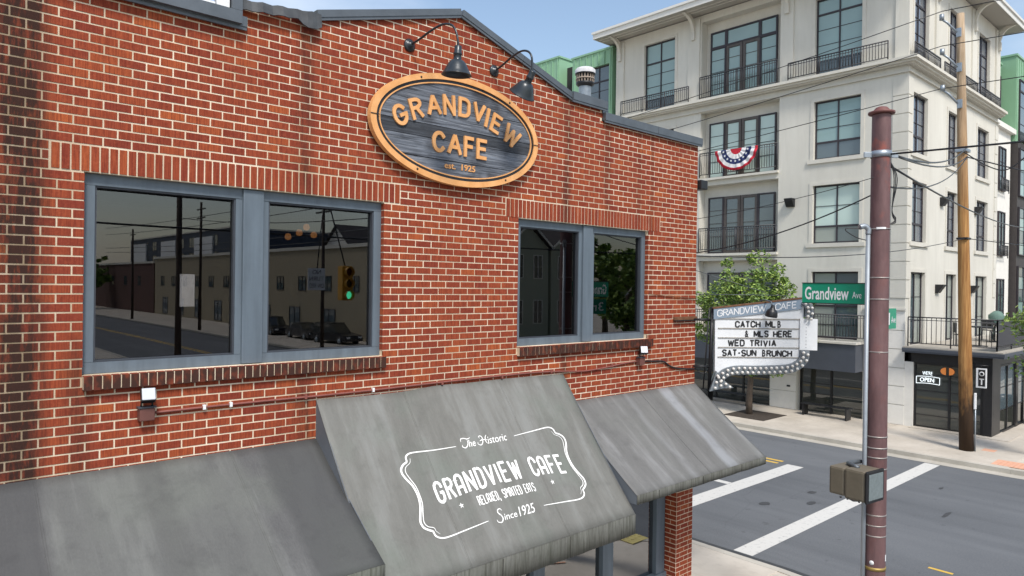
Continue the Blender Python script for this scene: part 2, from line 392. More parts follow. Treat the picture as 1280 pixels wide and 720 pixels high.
def concrete(name, a, b):
    g = NG(name); p = g.pos()
    c = g.mix(g.ramp(g.noise(p, .8, 6, .6), [(.3, 0.), (.7, 1.)]), a, b)
    c = g.mix(g.ma('MULTIPLY', g.ramp(g.noise(p, 5, 5), [(.55, 0.), (.8, 1.)]), .3), c, tuple(x*.6 for x in a))
    isl = g.n('NewGeometry').outputs['Random Per Island']
    oi = g.n('ObjectInfo').outputs['Random']
    c = g.mix(.10, c, g.ramp(g.ma('FRACT', g.ma('ADD', isl, oi)), [(0, .25), (1, .75)]), 'OVERLAY')
    g.base(c, .9, 0, .25); g.bump(g.noise(p, 60, 3), .3, .004); return g.m
M_conc = concrete('pale pavement concrete', (.42, .375, .315), (.56, .51, .44))
M_kerb = concrete('kerb concrete', (.36, .335, .29), (.50, .47, .41))
M_soil = plain('planting soil', (.05, .038, .028), .95, var=.5, scale=12, bump=.8)
struct(MB().add([(-500, -500, 0), (600, -500, 0), (600, 600, 0), (-500, 600, 0)], [(0, 1, 2, 3)]).build('road', M_asph))

def block(name, xs, ys, cx, cy, rad, spans, depth=260):
    """city block: kerb corner at (cx, cy); block lies towards sign xs, ys. spans = slab ranges built one by one"""
    # outline of the kerb line (outer) with rounded corner
    ctr = (cx+xs*rad, cy+ys*rad)
    a_out = [(cx, cy+ys*depth), (cx, cy+ys*rad)]
    arcp = [(ctr[0]-xs*rad*math.cos(R(t)), ctr[1]-ys*rad*math.sin(R(t))) for t in range(10, 90, 10)]
    line = a_out + arcp + [(cx+xs*rad, cy), (cx+xs*depth, cy)]
    def off(P, d):
        o = []
        for i, p in enumerate(P):
            if i == 0 or i == 1: o.append((p[0]+xs*d, p[1]))
            elif i >= len(P)-2: o.append((p[0], p[1]+ys*d))
            else:
                v = Vector((ctr[0]-p[0], ctr[1]-p[1])).normalized(); o.append((p[0]+v.x*d, p[1]+v.y*d))
        return o
    inner = off(line, .16)
    root = MB()
    poly = inner + [(cx+xs*depth, cy+ys*depth)]
    root.prism(poly, .0, .118, lambda u, v, d: (u, v, d))
    sw = struct(root.build('pavement', M_conc))
    # kerb pieces about 3 m long
    kl = []
    for i in range(len(line)-1):
        p, q = Vector(line[i]), Vector(line[i+1]); L = (q-p).length
        ip, iq = Vector(inner[i]), Vector(inner[i+1])
        nseg = 1 if L < 2 else 12
        if L > 2:
            near = i != 0
            rng = [(j*3., (j+1)*3.) for j in range(14)]
            for a, b in rng:
                if i == 0: A, B, IA, IB = Vector((cx, q.y+ys*a)), Vector((cx, q.y+ys*b)), Vector((cx+xs*.16, q.y+ys*a)), Vector((cx+xs*.16, q.y+ys*b))
                else: A, B, IA, IB = Vector((p.x+xs*a, cy)), Vector((p.x+xs*b, cy)), Vector((p.x+xs*a, cy+ys*.16)), Vector((p.x+xs*b, cy+ys*.16))
                kl.append((A, B, IA, IB))
            if i == 0: kl.append((Vector((cx, q.y+ys*42)), Vector((cx, cy+ys*depth)), Vector((cx+xs*.16, q.y+ys*42)), Vector((cx+xs*.16, cy+ys*depth))))
            else: kl.append((Vector((p.x+xs*42, cy)), Vector((cx+xs*depth, cy)), Vector((p.x+xs*42, cy+ys*.16)), Vector((cx+xs*depth, cy+ys*.16))))
        else: kl.append((p, q, ip, iq))
    for A, B, IA, IB in kl:
        d = (B-A); L = d.length; e = d/L*.006
        MB().prism([tuple(A+e*.5), tuple(B-e*.5), tuple(IB-e*.5), tuple(IA+e*.5)], .0, .134, lambda u, v, dd: (u, v, dd)).build('kerb_stone', M_kerb, sw)
    for x0, x1, y0, y1, nx, ny in spans:
        dx, dy = (x1-x0)/nx, (y1-y0)/ny
        me = MB().bevbox(-dx/2+.004, dx/2-.004, -dy/2+.004, dy/2-.004, -.02, 0, .006).mesh('paving_slab', M_conc)
        for i in range(nx):
            for j in range(ny): inst('paving_slab', me, (x0+dx*(i+.5), y0+dy*(j+.5), .134+random.uniform(-.0015, .0015)), sw)
    # gutter strip
    gl = off(line, -.42)
    m = MB()
    for i in range(len(line)-1): m.add([(*gl[i], .006), (*gl[i+1], .006), (*line[i+1], .006), (*line[i], .006)], [(0, 1, 2, 3)] if xs*ys > 0 else [(3, 2, 1, 0)])
    m.build('gutter', M_kerb if xs*ys > 0 else plain('tarred gutter', (.045, .048, .052), .85, var=.4, scale=9, bump=.6), sw)
    return sw
# cafe corner (NW), far corner (NE) and the two corners behind the camera
sw_nw = block('pavement', -1, 1, 12.0, 3.0, 3.0, [(9.42, 11.84, 6.0, 20.0, 2, 9), (-1.0, 8.98, 3.16, 6.0, 6, 2)])
sw_ne = block('pavement', 1, 1, 23.62, 3.0, 2.2, [(23.78, 28.2, 5.3, 25.1, 2, 9), (28.2, 45.0, 3.16, 6.7, 8, 2)])
sw_se = block('pavement', 1, -1, 23.62, -8.5, 3.0, [])
sw_sw = block('pavement', -1, -1, 12.0, -8.5, 3.0, [])
# painted markings (worn)
def paint(name, c):
    g = NG(name); nn = g.noise(g.pos(), 9, 6, .7)
    cc = g.mix(g.ramp(nn, [(.32, 0.), (.44, 1.)]), (.36, .36, .35), c); g.base(cc, .8, 0, .3); g.bump(g.noise(g.pos(), 50, 3), .4, .006); return g.m
M_wp = paint('worn white road paint', (.56, .55, .52)); M_yp = paint('worn yellow road paint', (.62, .40, .07))
def mark(name, m, x0, x1, y0, y1, z=.0045):
    o = struct(MB().add([(x0, y0, z), (x1, y0, z), (x1, y1, z), (x0, y1, z)], [(0, 1, 2, 3)]).build(name, m)); return o
mark('crosswalk_line', M_wp, 12.45, 23.15, 6.82, 7.22)
mark('stop_line', M_wp, 12.45, 19.75, 9.28, 9.76)
mark('lane_line', M_wp, 16.5, 16.72, 9.77, 34)
for dx in (0, .3): mark('centre_line', M_yp, 19.58+dx, 19.72+dx, 10.0, 80)
for dx in (0, .3): mark('centre_line', M_yp, 17.3+dx, 17.42+dx, -200, -14)
mark('crosswalk_line', M_wp, 12.4, 23.1, -11.3, -11.0); mark('crosswalk_line', M_wp, 12.4, 23.1, -13.6, -13.3)
mark('centre_line', M_yp, -60, 9, -2.9, -2.78)
# long tar patch in the road
M_patch = plain('tar patch', (.05, .052, .056), .8, var=.3, scale=8, bump=.5)
for (x, y, a, b) in ((15.7, 8.3, .18, .12), (17.5, 8.0, .16, .10), (16.6, 7.6, .22, .10), (20.5, 6.0, .15, .05), (18.2, 5.2, .30, .06)):
    pts = [(x+a*math.cos(t)*random.uniform(.7, 1.1), y+b*math.sin(t)*random.uniform(.7, 1.1)) for t in [k*math.pi/6 for k in range(12)]]
    struct(MB().add([(u, v, .005) for u, v in pts], [tuple(range(12))]).build('tar_patch', M_patch))
mark('paint_scuff', M_yp, 14.42, 14.5, 4.02, 4.42)
# tactile ramps and tree pits
M_tact = plain('orange tactile plate', (.66, .36, .24), .8, var=.12, bump=.3); M_tacy = plain('yellow tactile plate', (.62, .52, .20), .8, var=.15)
def tactile(parent, x0, x1, y0, y1, m):
    mb = MB().box(x0, x1, y0, y1, .13, .139)
    nx = int((x1-x0)/.12); ny = int((y1-y0)/.12)
    for i in range(nx):
        for j in range(ny): mb.box(x0+.12*i+.04, x0+.12*i+.08, y0+.12*j+.04, y0+.12*j+.08, .139, .146)
    return mb.build('tactile_plate', m, parent)
tactile(sw_ne, 23.95, 24.75, 3.6, 5.75, M_tact); tactile(sw_nw, 10.9, 11.4, 3.5, 4.2, M_tacy)
for (x, y, a, L) in ((8.9, 3.75, .5, .42), (8.3, 4.1, -.3, .35), (8.1, 3.7, 1.1, .25)):
    MB().prism([(x, y), (x+L*math.cos(a), y+L*math.sin(a)), (x+L*math.cos(a)-.04*math.sin(a), y+L*math.sin(a)+.04*math.cos(a)), (x-.04*math.sin(a), y+.04*math.cos(a))], .13, .1375, lambda u, v, d: (u, v, d)).build('survey_paint', M_tact, sw_nw)
MB().box(25.75, 26.15, 6.1, 6.45, .13, .1375).build('survey_paint', M_tact, sw_ne)

# ================================================================== CAFE BUILDING
YF = 6.08
WX0, WX1, CX = -2.0, 9.28, 4.69
cafe = thing('cafe_building', 'red brick two storey corner cafe with stepped grey coping and slate blue window frames', 'building', (4.0, YF, 0))
ZP, ZS2, ZPK = 7.27, 7.44, 8.00     # parapet brick tops: low, step, peak
def top_at(x):
    d = abs(x-CX)
    if d < 1.80: return ZPK - (ZPK-ZS2)*d/1.80
    if d < 2.36: return ZS2
    return ZP
    # (kept in one place so bricks and coping agree)
# gable: left side shallower start
def top_at(x):
    if x < 2.33: return ZP
    if x < 2.90: return 7.49
    if x < CX: return 7.50 + (ZPK-7.50)*(x-2.90)/(CX-2.90)
    if x < 6.50: return ZPK - (ZPK-7.42)*(x-CX)/(6.50-CX)
    if x < 7.05: return 7.41
    return ZP - .01
OPEN = [(1.166, 3.775, 4.375, 5.905), (5.594, 8.085, 4.375, 5.885)]
SOLD = [(.95, 3.955, 5.906, 6.105), (5.397, 8.345, 5.886, 6.105)]
SILLX = [(1.166, 3.79, 4.288, 4.375), (5.594, 8.17, 4.288, 4.375)]
SILL = [(1.166, 3.79, 4.262, 4.375), (5.594, 8.17, 4.262, 4.375)]
ZB = 3.30                            # brick face stops here behind the awnings
# mortar body
def wall_cells(us, vs, holes, inside=lambda u, v: True):
    us = sorted(set(us)); vs = sorted(set(vs)); out_ = []
    for i in range(len(us)-1):
        for j in range(len(vs)-1):
            cu, cv = (us[i]+us[i+1])/2, (vs[j]+vs[j+1])/2
            if any(h[0] < cu < h[1] and h[2] < cv < h[3] for h in holes): continue
            if inside(cu, cv): out_.append((us[i], us[i+1], vs[j], vs[j+1]))
    return out_
wb = MB()
us = [WX0, WX1, 2.33, 7.05] + [v for o in OPEN for v in o[:2]]; vs = [ZB, ZP-.01] + [v for o in OPEN for v in o[2:]]
for a, b, c0, c1 in wall_cells(us, vs, OPEN): wb.box(a, b, YF+.0, YF+.30, c0, c1)
wb.prism([(2.33, ZP-.01), (7.05, ZP-.01), (7.05, 7.41), (6.5, 7.42), (CX, ZPK), (2.9, 7.50), (2.33, 7.49)], YF, YF+.30, lambda u, v, d: (u, d, v))
wall = wb.build('wall', M_mortar, cafe)
# bricks
PR = .0028; J = .0120
rows = []
full = MB().bevbox(-(BL-J)/2, (BL-J)/2, -PR, .02, -(C-J)/2, (C-J)/2, .0014).mesh('brick', M_brick)
cands = []; rest = MB()
def clip(poly, f):
    o = []
    for i in range(len(poly)):
        a, b = poly[i], poly[(i+1) % len(poly)]; fa, fb = f(*a), f(*b)
        if fa <= 0: o.append(a)
        if (fa < 0 < fb) or (fb < 0 < fa):
            t = fa/(fa-fb); o.append((a[0]+(b[0]-a[0])*t, a[1]+(b[1]-a[1])*t))
    return o
k0 = int((ZB-ZJ)/C)-1
for k in range(k0, int((ZPK-ZJ)/C)+1):
    z0 = ZJ + k*C + J/2; z1 = z0 + C - J
    if z0 < ZB: continue
    ph = PH + (BL/2 if k % 2 else 0)
    i0 = int((WX0-ph)/BL)-1
    for i in range(i0, i0+70):
        xa = ph + i*BL + J/2; xb = xa + BL - J
        xa_, xb_ = max(xa, WX0), min(xb, WX1)
        if xb_-xa_ < .012: continue
        segs = [(xa_, xb_)]
        zc = (z0+z1)/2
        for (a, b, c0, c1) in OPEN + SOLD + SILLX:
            if z1 > c0+.012 and z0 < c1-.012:
                ns = []
                for s0, s1 in segs:
                    if s1 <= a-.001 or s0 >= b+.001: ns.append((s0, s1)); continue
                    e = .0 if (a, b, c0, c1) in OPEN else J
                    if s0 < a-e: ns.append((s0, a-e))
                    if s1 > b+e: ns.append((b+e, s1))
                segs = ns
        # pilaster steps at the parapet ends
        for s0, s1 in segs:
            if s1-s0 < .012: continue
            hh = min(top_at(s0), top_at(s1), top_at((s0+s1)/2)); full_ok = abs(s0-xa) < 1e-6 and abs(s1-xb) < 1e-6
            if z1 <= hh:
                if full_ok: cands.append(((s0+s1)/2, zc))
                else: rest.box(s0, s1, YF-PR, YF+.01, z0, z1)
            else:
                P = [(s0, z0), (s1, z0), (s1, z1), (s0, z1)]
                xm = (s0+s1)/2
                if xm < 2.33 or 6.5 < xm: lim = top_at(xm); P = clip(P, lambda u, v: v-lim)
                elif xm < CX: P = clip(P, lambda u, v: v-(7.50+(ZPK-7.50)*(u-2.90)/(CX-2.90)) if u > 2.9 else v-7.49)
                else: P = clip(P, lambda u, v: v-(ZPK-(ZPK-7.42)*(u-CX)/(6.50-CX)))
                if len(P) >= 3 and max(q[1] for q in P)-min(q[1] for q in P) > .006: rest.prism(P[::-1], YF-PR, YF+.01, lambda u, v, d: (u, d, v))
vis = [c for c in cands if c[0] > .52 and not (c[0] < 3.1 and c[1] < 3.66)]
vis.sort(key=lambda c: c[0]**2 + (c[1]-K)**2*1.3)
near = set(vis[:300])
for x, z in cands:
    jz = random.uniform(-.0012, .0012)
    if (x, z) in near: inst('brick', full, (x, YF - random.uniform(0, .0015), z+jz), wall)
    else:
        e1, e2 = random.uniform(-.0018, .0018), random.uniform(-.0018, .0018)
        rest.box(x-(BL-J)/2+e1, x+(BL-J)/2+e2, YF-PR-random.uniform(0, .0015), YF+.01, z-(C-J)/2+jz, z+(C-J)/2+jz)
stuff(rest.build('bricks', M_brick, wall))
# bricks on end above the windows and the projecting sill bricks
SP = .0638
for (a, b, c0, c1) in SOLD:
    me = MB().bevbox(-(SP-J)/2, (SP-J)/2, -PR-.002, .02, -(c1-c0-J)/2, (c1-c0-J)/2, .0014).mesh('soldier_brick', M_sol)
    n = round((b-a)/SP)
    for i in range(n): inst('soldier_brick', me, (a+(b-a)*(i+.5)/n, YF-random.uniform(0, .003), (c0+c1)/2), wall)
for (a, b, c0, c1) in SILL:
    me = MB().bevbox(-(SP-.008)/2, (SP-.008)/2, -.055, .07, -(c1-c0)/2, (c1-c0)/2-.003, .004).mesh('sill_brick', M_sill)
    n = round((b-a)/SP)
    MB().box(a+.004, b-.006, YF-.048, YF+.07, c0+.008, c1-.008).build('sill_mortar', M_mortar, wall)
    for i in range(n): inst('sill_brick', me, (a+(b-a)*(i+.5)/n, YF-random.uniform(0, .004), (c0+c1)/2), wall)
jb = MB()
for (a, b, c0, c1) in OPEN:
    for k in range(-40, 10):
        z0 = ZJ + k*C + J/2
        if z0 < c0 or z0+C-J > c1: continue
        jb.box(b-.004, b+.01, YF-.001, YF+.053, z0, z0+C-J); jb.box(a-.01, a+.004, YF-.001, YF+.053, z0, z0+C-J)
stuff(jb.build('bricks', M_bside, wall))
# right hand end face of the wall
rs = MB(); rs.box(WX1-.30, WX1, YF+.30, YF+16, 0, ZP-.01); sidew = rs.build('wall', M_mortar, cafe)
rs = MB()
for k in range(-66, 13):
    z0 = ZJ + k*C + J/2
    if z0 < ZB or z0 > ZP-.08: continue
    for i in range(0, 34):
        y0 = YF + .10 + i*BL + (BL/2 if k % 2 else 0); rs.box(WX1-.01, WX1+PR, y0, y0+BL-J, z0, z0+C-J)
stuff(rs.build('bricks', M_bside, sidew))
# corner pier below
PX0 = 8.865
pb = MB().box(PX0, WX1, YF, YF+.42, 0, ZB+.3); pier = pb.build('pier', M_mortar, cafe)
pbk = MB(); pback = MB()
for k in range(-90, -20):
    z0 = ZJ + k*C + J/2
    if z0 > ZB+.25 or z0 < .15: continue
    x = PX0
    pat = [.10, .1975, .1175] if k % 2 else [.1975, .1175, .10]
    for L in pat:
        pbk.box(x+J/2, x+L-J/2, YF-PR-random.uniform(0, .002), YF+.01, z0, z0+C-J); x += L
    for (y0, y1) in (((YF+.002, YF+.2), (YF+.21, YF+.41)) if k % 2 else ((YF+.002, YF+.1), (YF+.11, YF+.3), (YF+.31, YF+.41))):
        pback.box(PX0-PR, PX0+.01, y0, y1, z0, z0+C-J); pback.box(WX1-.01, WX1+PR, y0, y1, z0, z0+C-J)
stuff(pbk.build('bricks', M_brick, pier)); stuff(pback.build('bricks', M_bside, pier))
# coping in lengths
def coping(pts, th=.066, ov=.045, name='coping'):
    P = [Vector(p) for p in pts]
    for i in range(len(P)-1):
        a, b = P[i], P[i+1]; d = (b-a).normalized(); n = Vector((-d.y, d.x)); e = d*.003
        q = [a+e, b-e, b-e+n*th, a+e+n*th]
        mb = MB().prism([tuple(v) for v in q][::-1], YF-ov, YF+.34, lambda u, v, dd: (u, dd, v))
        q2 = [a+e+n*.002-n*.03, b-e+n*.002-n*.03, b-e+n*.005, a+e+n*.005]
        mb.prism([tuple(v) for v in q2][::-1], YF-ov+.008, YF-ov+.028, lambda u, v, dd: (u, dd, v))
        mb.build(name, M_coping, cafe)
coping([(3.02, 7.54), (CX, ZPK+.006)]); coping([(CX, ZPK+.006), (5.6, ZPK+.006-(ZPK-7.42)*.503), (6.5, 7.425)]); coping([(6.44, 7.425), (7.10, 7.416)], .10, .06)
coping([(7.06, ZP+.0), (8.2, ZP-.004), (9.33, ZP-.006)], .10, .06)
coping([(-2.0, ZP), (.2, ZP+.002), (2.36, ZP+.004)], .085, .06)
MB().box(7.052, 7.062, YF-.012, YF+.3, ZP+.09, 7.42).build('step_flashing', M_coping, cafe)
sl_ = thing('security_light', 'small grey security light box on the right corner of the brick wall near the top', 'light', (9.3, 6.2, 6.6))
MB().bevbox(9.29, 9.36, 6.12, 6.22, 6.30, 6.78, .01).build('bracket', M_coping, sl_); MB().bevbox(9.30, 9.48, 6.02, 6.20, 6.60, 6.74, .015).build('housing', M_blackm, sl_)
# torn flashing at the left shoulder
fl = MB(); n = 16
for j in range(2):
    base = len(fl.v)
    for i in range(n+1):
        x = 2.30 + .74*i/n; z = 7.46 + .006*math.sin(i*1.9) + .075*i/n + (-.055 if j else .035) - (.07 if j and i > 11 else 0)*math.sin((i-11)/5*math.pi/1.2)
        fl.add([(x, YF-.05-(.02 if j else 0)+.005*math.sin(i*1.3), z)], [])
fl.f = [(i, i+1, n+2+i, n+1+i) for i in range(n)]; fl.sm = [False]*n
o = fl.build('torn_flashing', plain('weathered flashing', (.055, .06, .065), .6, .1, var=.5, scale=8), cafe)
sm = o.modifiers.new('thickness', 'SOLIDIFY'); sm.thickness = .012
# roof slab and other walls so the building is solid
MB().box(WX0, WX1-.31, YF+.31, 14.3, 6.6, 6.8).build('roof', plain('roof membrane', (.30, .30, .29), .9), cafe)
# windows
def cafe_window(x0, x1, z0, z1, splits, mull):
    y = YF+.055; fr = MB(); t = .085
    # outer frame
    fr.box(x0, x1, y, y+.10, z1-t, z1); fr.box(x0, x1, y, y+.10, z0, z0+t)
    fr.box(x0, x0+t, y, y+.10, z0+t+.002, z1-t-.002); fr.box(x1-t, x1, y, y+.10, z0+t+.002, z1-t-.002)
    m0, m1 = mull
    fr.box(m0-.055, m1+.055, y+.004, y+.10, z0+t+.002, z1-t-.002)
    w_ = fr.build('window', M_frame, cafe)
    MB().bevbox(m0, m1, y-.028, y+.05, z0+.004, z1-.004, .006).build('mullion', M_frame, w_)
    sl = MB()
    for a, b in ((x0+t, m0-.055), (m1+.055, x1-t)):
        # bead round each pane
        for (p0, p1, q0, q1) in ((a, b, z1-t-.014, z1-t-.001), (a, b, z0+t+.001, z0+t+.014), (a+.001, a+.014, z0+t+.015, z1-t-.015), (b-.014, b-.001, z0+t+.015, z1-t-.015)):
            sl.box(p0, p1, y+.012, y+.07, q0, q1)
        MB().box(a+.008, b-.008, y+.052, y+.058, z0+t+.008, z1-t-.008).build('pane', M_glass_cafe, w_)
    sl.build('bead', M_frame_d, w_)
    return w_
cafe_window(1.166, 3.775, 4.378, 5.902, None, (2.378, 2.56)); cafe_window(5.594, 8.088, 4.378, 5.882, None, (6.765, 6.945))
# room behind the upstairs windows
M_room = plain('dark interior', (.018, .016, .015), .9, var=.2); M_roomf = plain('dark timber floor', (.03, .02, .015), .6)
rm = MB(); X0, X1, Y0, Y1, Z0, Z1 = -1.9, 8.97, YF+.31, 14.0, 3.7, 6.45
rm.add([(X0, Y0, Z1), (X1, Y0, Z1), (X1, Y1, Z1), (X0, Y1, Z1)], [(0, 1, 2, 3)]); rm.add([(X0, Y0, Z0), (X0, Y1, Z0), (X0, Y1, Z1), (X0, Y0, Z1)], [(0, 1, 2, 3)])
rm.add([(X1, Y0, Z0), (X1, Y1, Z0), (X1, Y1, Z1), (X1, Y0, Z1)], [(3, 2, 1, 0)])
for a, b, c0, c1 in wall_cells([X0, X1, 4.27, 4.60], [Z0, Z1, 4.60, 5.22], [(4.27, 4.60, 4.60, 5.22)]): rm.box(a, b, Y1, Y1+.2, c0, c1)
rm.build('interior_wall', M_room, cafe); MB().box(X0, X1, Y0, Y1, Z0-.1, Z0).build('interior_floor', M_roomf, cafe)
MB().box(2.0, 7.6, Y1+5.0, Y1+5.1, 2.6, 5.75).build('rear_screen', plain('white rendered yard wall', (.85, .85, .83), .8), cafe)
# brown counter inside the right window
MB().box(5.4, 8.6, 8.2, 8.6, 3.7, 5.1).build('interior_panel', plain('brown panel', (.16, .05, .025), .6), cafe)
MB().bevbox(5.45, 8.0, 8.1, 8.7, 5.1, 5.18, .01).build('interior_counter', plain('pale counter', (.45, .42, .38), .5), cafe)
M_bulb = NG('warm bulb'); M_bulb.base((.8, .4, .1), .5); M_bulb.b.inputs['Emission Color'].default_value = (1, .42, .12, 1); M_bulb.b.inputs['Emission Strength'].default_value = .45; M_bulb = M_bulb.m
for i, (x, z, nm) in enumerate(((4.56, 5.77, 'leftmost'), (4.735, 5.84, 'second'), (4.85, 5.93, 'third and highest'), (4.97, 5.82, 'rightmost'))):
    t = thing('pendant_lamp', 'small warm orange lamp glowing inside the left upstairs cafe window, %s of four' % nm, 'lamp', (x, 10.0, z), 'warm lamps inside the left upstairs window')
    MB().lathe([(.001, -.05), (.04, -.035), (.05, 0), (.035, .04), (.012, .05)], 10, Matrix.Translation((x, 10, z))).build('bulb', M_bulb, t)
    MB().tube([(x, 10, z+.05), (x, 10, 6.45)], .006, 5).build('cord', M_black, t)
def carton(x, y, z, sx_, sy, sz, lab):
    t = thing('carton', lab, 'box', (x, y, z))
    MB().bevbox(x-sx_/2, x+sx_/2, y-sy/2, y+sy/2, z, z+sz, .006).build('body', plain('grey white carton', (.42, .42, .42), .7), t)
    MB().box(x-sx_/2+.03, x+sx_/2-.03, y-sy/2-.002, y-sy/2, z+.02, z+.07).build('printed_band', plain('blue print', (.08, .2, .4), .6), t)
    MB().prism([(-.5*sx_, 0), (-.62*sx_, .06), (-.6*sx_, .065), (-.46*sx_, .004)], y-sy/2, y+sy/2, lambda u, v, d: (x+u, d, z+sz+v)).build('flap', plain('grey white carton', (.42, .42, .42), .7), t)
MB().box(6.0, 8.2, 6.9, 7.6, 4.28, 4.36).build('interior_shelf', M_roomf, cafe)
carton(7.0, 7.25, 4.362, .30, .3, .26, 'grey white carton on the left behind the left pane of the right window')
carton(7.33, 7.25, 4.362, .28, .3, .27, 'grey white carton on the right behind the left pane of the right window')
carton(7.15, 7.25, 4.634, .26, .26, .12, 'small pale carton on top of the two cartons in the right window')

# box with glazing standing on the parapet, top left
tw = thing('roof_window', 'dark framed glazed box standing on the brick parapet at the upper left', 'window', (1.2, YF, ZP+.1))
tb = MB(); z0, z1 = 7.30, 8.6
tb.box(-1.0, 2.30, YF-.10, YF+.02, z0-.02, z0+.085); tb.box(2.215, 2.30, YF-.10, YF+.5, z0+.087, z1); tb.box(-1.0, 2.30, YF-.10, YF+.5, z1+.002, z1+.09)
tb.build('frame', M_coping, tw)
MB().box(2.10, 2.205, YF-.06, YF-.01, z0+.09, z1).build('post', M_white, tw)
MB().box(-.9, 2.09, YF-.035, YF-.02, z0+.09, z1).build('pane', glass('bluish reflective glass', (.35, .45, .60), 1.9, .05, 0, .1), tw)
MB().box(-.9, 2.09, YF-.05, YF-.036, z0+.09, z0+.12).box(1.50, 1.53, YF-.05, YF-.036, z0+.12, z1).build('glazing_bar', M_white, tw)
MB().box(-.9, 2.29, YF, YF+.5, z0+.1, z1).build('body', M_frame_d, tw)

# ------------------------------------------------------------------ shopfront
shop = MB(); ys = YF+.20
for a, b in ((6.10, 6.30), (7.42, 7.64), (8.63, 8.83), (3.2, 3.4), (4.65, 4.85), (1.8, 2.0), (.2, .4)): MB().bevbox(a, b, ys-.02, ys+.12, .84, 3.2, .006).build('shopfront_post', M_frame, cafe)
MB().box(8.834, 8.862, ys+.0, ys+.10, .84, 3.2).build('shopfront_post', M_frame_d, cafe)
MB().box(-2, 8.862, ys-.04, ys+.14, .74, .838).build('shopfront_sill', M_frame, cafe)
MB().box(-2, 8.862, ys-.0, ys+.12, 0, .738).build('stall_riser', M_frame_d, cafe)
MB().box(-2, 8.862, YF+.02, ys+.14, 2.95, 3.32).build('shopfront_header', M_frame_d, cafe)
ed = [.4, 1.8, 2.0, 3.2, 3.4, 4.65, 4.85, 6.10, 6.30, 7.42, 7.64, 8.63]
for a, b in zip(ed[::2], ed[1::2]): MB().box(a, b, ys+.05, ys+.06, .84, 2.95).build('shopfront_pane', M_glass_shop, cafe)
MB().box(-2, 8.79, ys+1.6, ys+1.7, 0, 2.95).box(-2, 8.9, ys+.14, ys+1.6, 2.8, 2.9).build('shop_interior', M_room, cafe)
MB().box(-2, 8.79, ys+.15, ys+1.6, 0, .1).build('shop_floor', plain('shop floor', (.12, .09, .06), .5), cafe)
MB().bevbox(8.42, 8.80, ys+.12, ys+.3, 1.62, 2.7, .01).build('interior_panel', M_black, cafe)

# ------------------------------------------------------------------ awnings
def awn_mat(name, base, dark, light, green, patches=(), val=False):
    g = NG(name); sx = g.n('SeparateXYZ', Vector=g.n('NewGeometry').outputs['Position'])
    # follow the slope: stretch along the fall of the cloth
    st = g.noise(g.pos((3.4, .6, .6)), 1.3, 6, .62); st2 = g.noise(g.pos((26, 1.2, 1.2)), 1.2, 4); bl = g.noise(g.pos((.8, .8, .8)), 1.6, 4); fi = g.noise(g.pos((90, 40, 40)), 1, 3)
    c = g.mix(g.ramp(st, [(.34, 0.), (.66, 1.)]), dark, base)
    c = g.mix(g.ma('MULTIPLY', g.ramp(st, [(.52, 0.), (.72, 1.)]), .8), c, light)
    c = g.mix(g.ma('MULTIPLY', g.ramp(bl, [(.48, 0.), (.66, 1.)]), .55), c, green)
    c = g.mix(g.ma('MULTIPLY', g.ramp(st2, [(.60, 0.), (.78, 1.)]), .22), c, tuple(x*.6 for x in dark))
    c = g.mix(g.ma('MULTIPLY', g.ramp(st2, [(.22, 1.), (.38, 0.)]), .22), c, tuple(min(1, x*1.3) for x in light))
    c = g.mix(g.ma('MULTIPLY', fi, .18), c, (.30, .30, .29))
    X_ = g.ma('ADD', sx.outputs[0], g.ma('MULTIPLY', g.ma('SUBTRACT', bl, .5), .25))
    for x0_, x1_, am, cc in patches:
        v = g.ma('MULTIPLY', g.n('MapRange', Value=X_, From_Min=x0_-.05, From_Max=x0_+.04, To_Min=0., To_Max=am).outputs[0], g.n('MapRange', Value=X_, From_Min=x1_+.05, From_Max=x1_-.04, To_Min=0., To_Max=1.).outputs[0])
        c = g.mix(g.ma('MULTIPLY', v, g.ramp(st, [(.3, .6), (.7, 1.)])), c, cc)
    # faint blotches of dirt
    c = g.mix(g.ma('MULTIPLY', g.ramp(g.noise(g.pos((2.5, 2.5, 2.5)), 2, 6, .65), [(.52, 0.), (.72, 1.)]), .28), c, tuple(x*.62 for x in dark))
    if val: c = g.mix(g.ma('MULTIPLY', g.ramp(g.noise(g.pos((34, 3, 2.0)), 1.3, 5, .65), [(.45, 0.), (.68, 1.)]), .75), c, (.028, .030, .018))
    g.base(c, .75, 0, .35); g.bump(fi, .3, .003); return g.m
M_aw_big = awn_mat('weathered green grey cloth', (0.160, 0.160, 0.147), (0.113, 0.113, 0.102), (0.197, 0.204, 0.195), (0.130, 0.155, 0.130))
M_aw_r = awn_mat('weathered light grey cloth', (0.147, 0.147, 0.144), (0.101, 0.101, 0.099), (0.218, 0.223, 0.227), (0.126, 0.130, 0.122), [(8.35, 8.55, .75, (0.302, 0.319, 0.344)), (7.55, 7.62, .5, (0.252, 0.260, 0.269))])
M_aw_l = awn_mat('weathered charcoal cloth', (0.088, 0.090, 0.090), (0.059, 0.060, 0.062), (0.143, 0.147, 0.143), (0.105, 0.116, 0.102), [(.30, .86, .75, (0.046, 0.047, 0.049)), (.90, 2.3, .35, (0.139, 0.147, 0.134)), (2.52, 3.3, .80, (0.050, 0.052, 0.053)), (1.55, 1.75, .4, (0.059, 0.059, 0.059))])
M_aw_v = awn_mat('mossy grey valance cloth', (.115, .115, .10), (.066, .066, .056), (.155, .157, .14), (.098, .108, .085), (), True)
M_aw_s = plain('blue grey side cloth', (.115, .13, .15), .7, var=.2, scale=3)
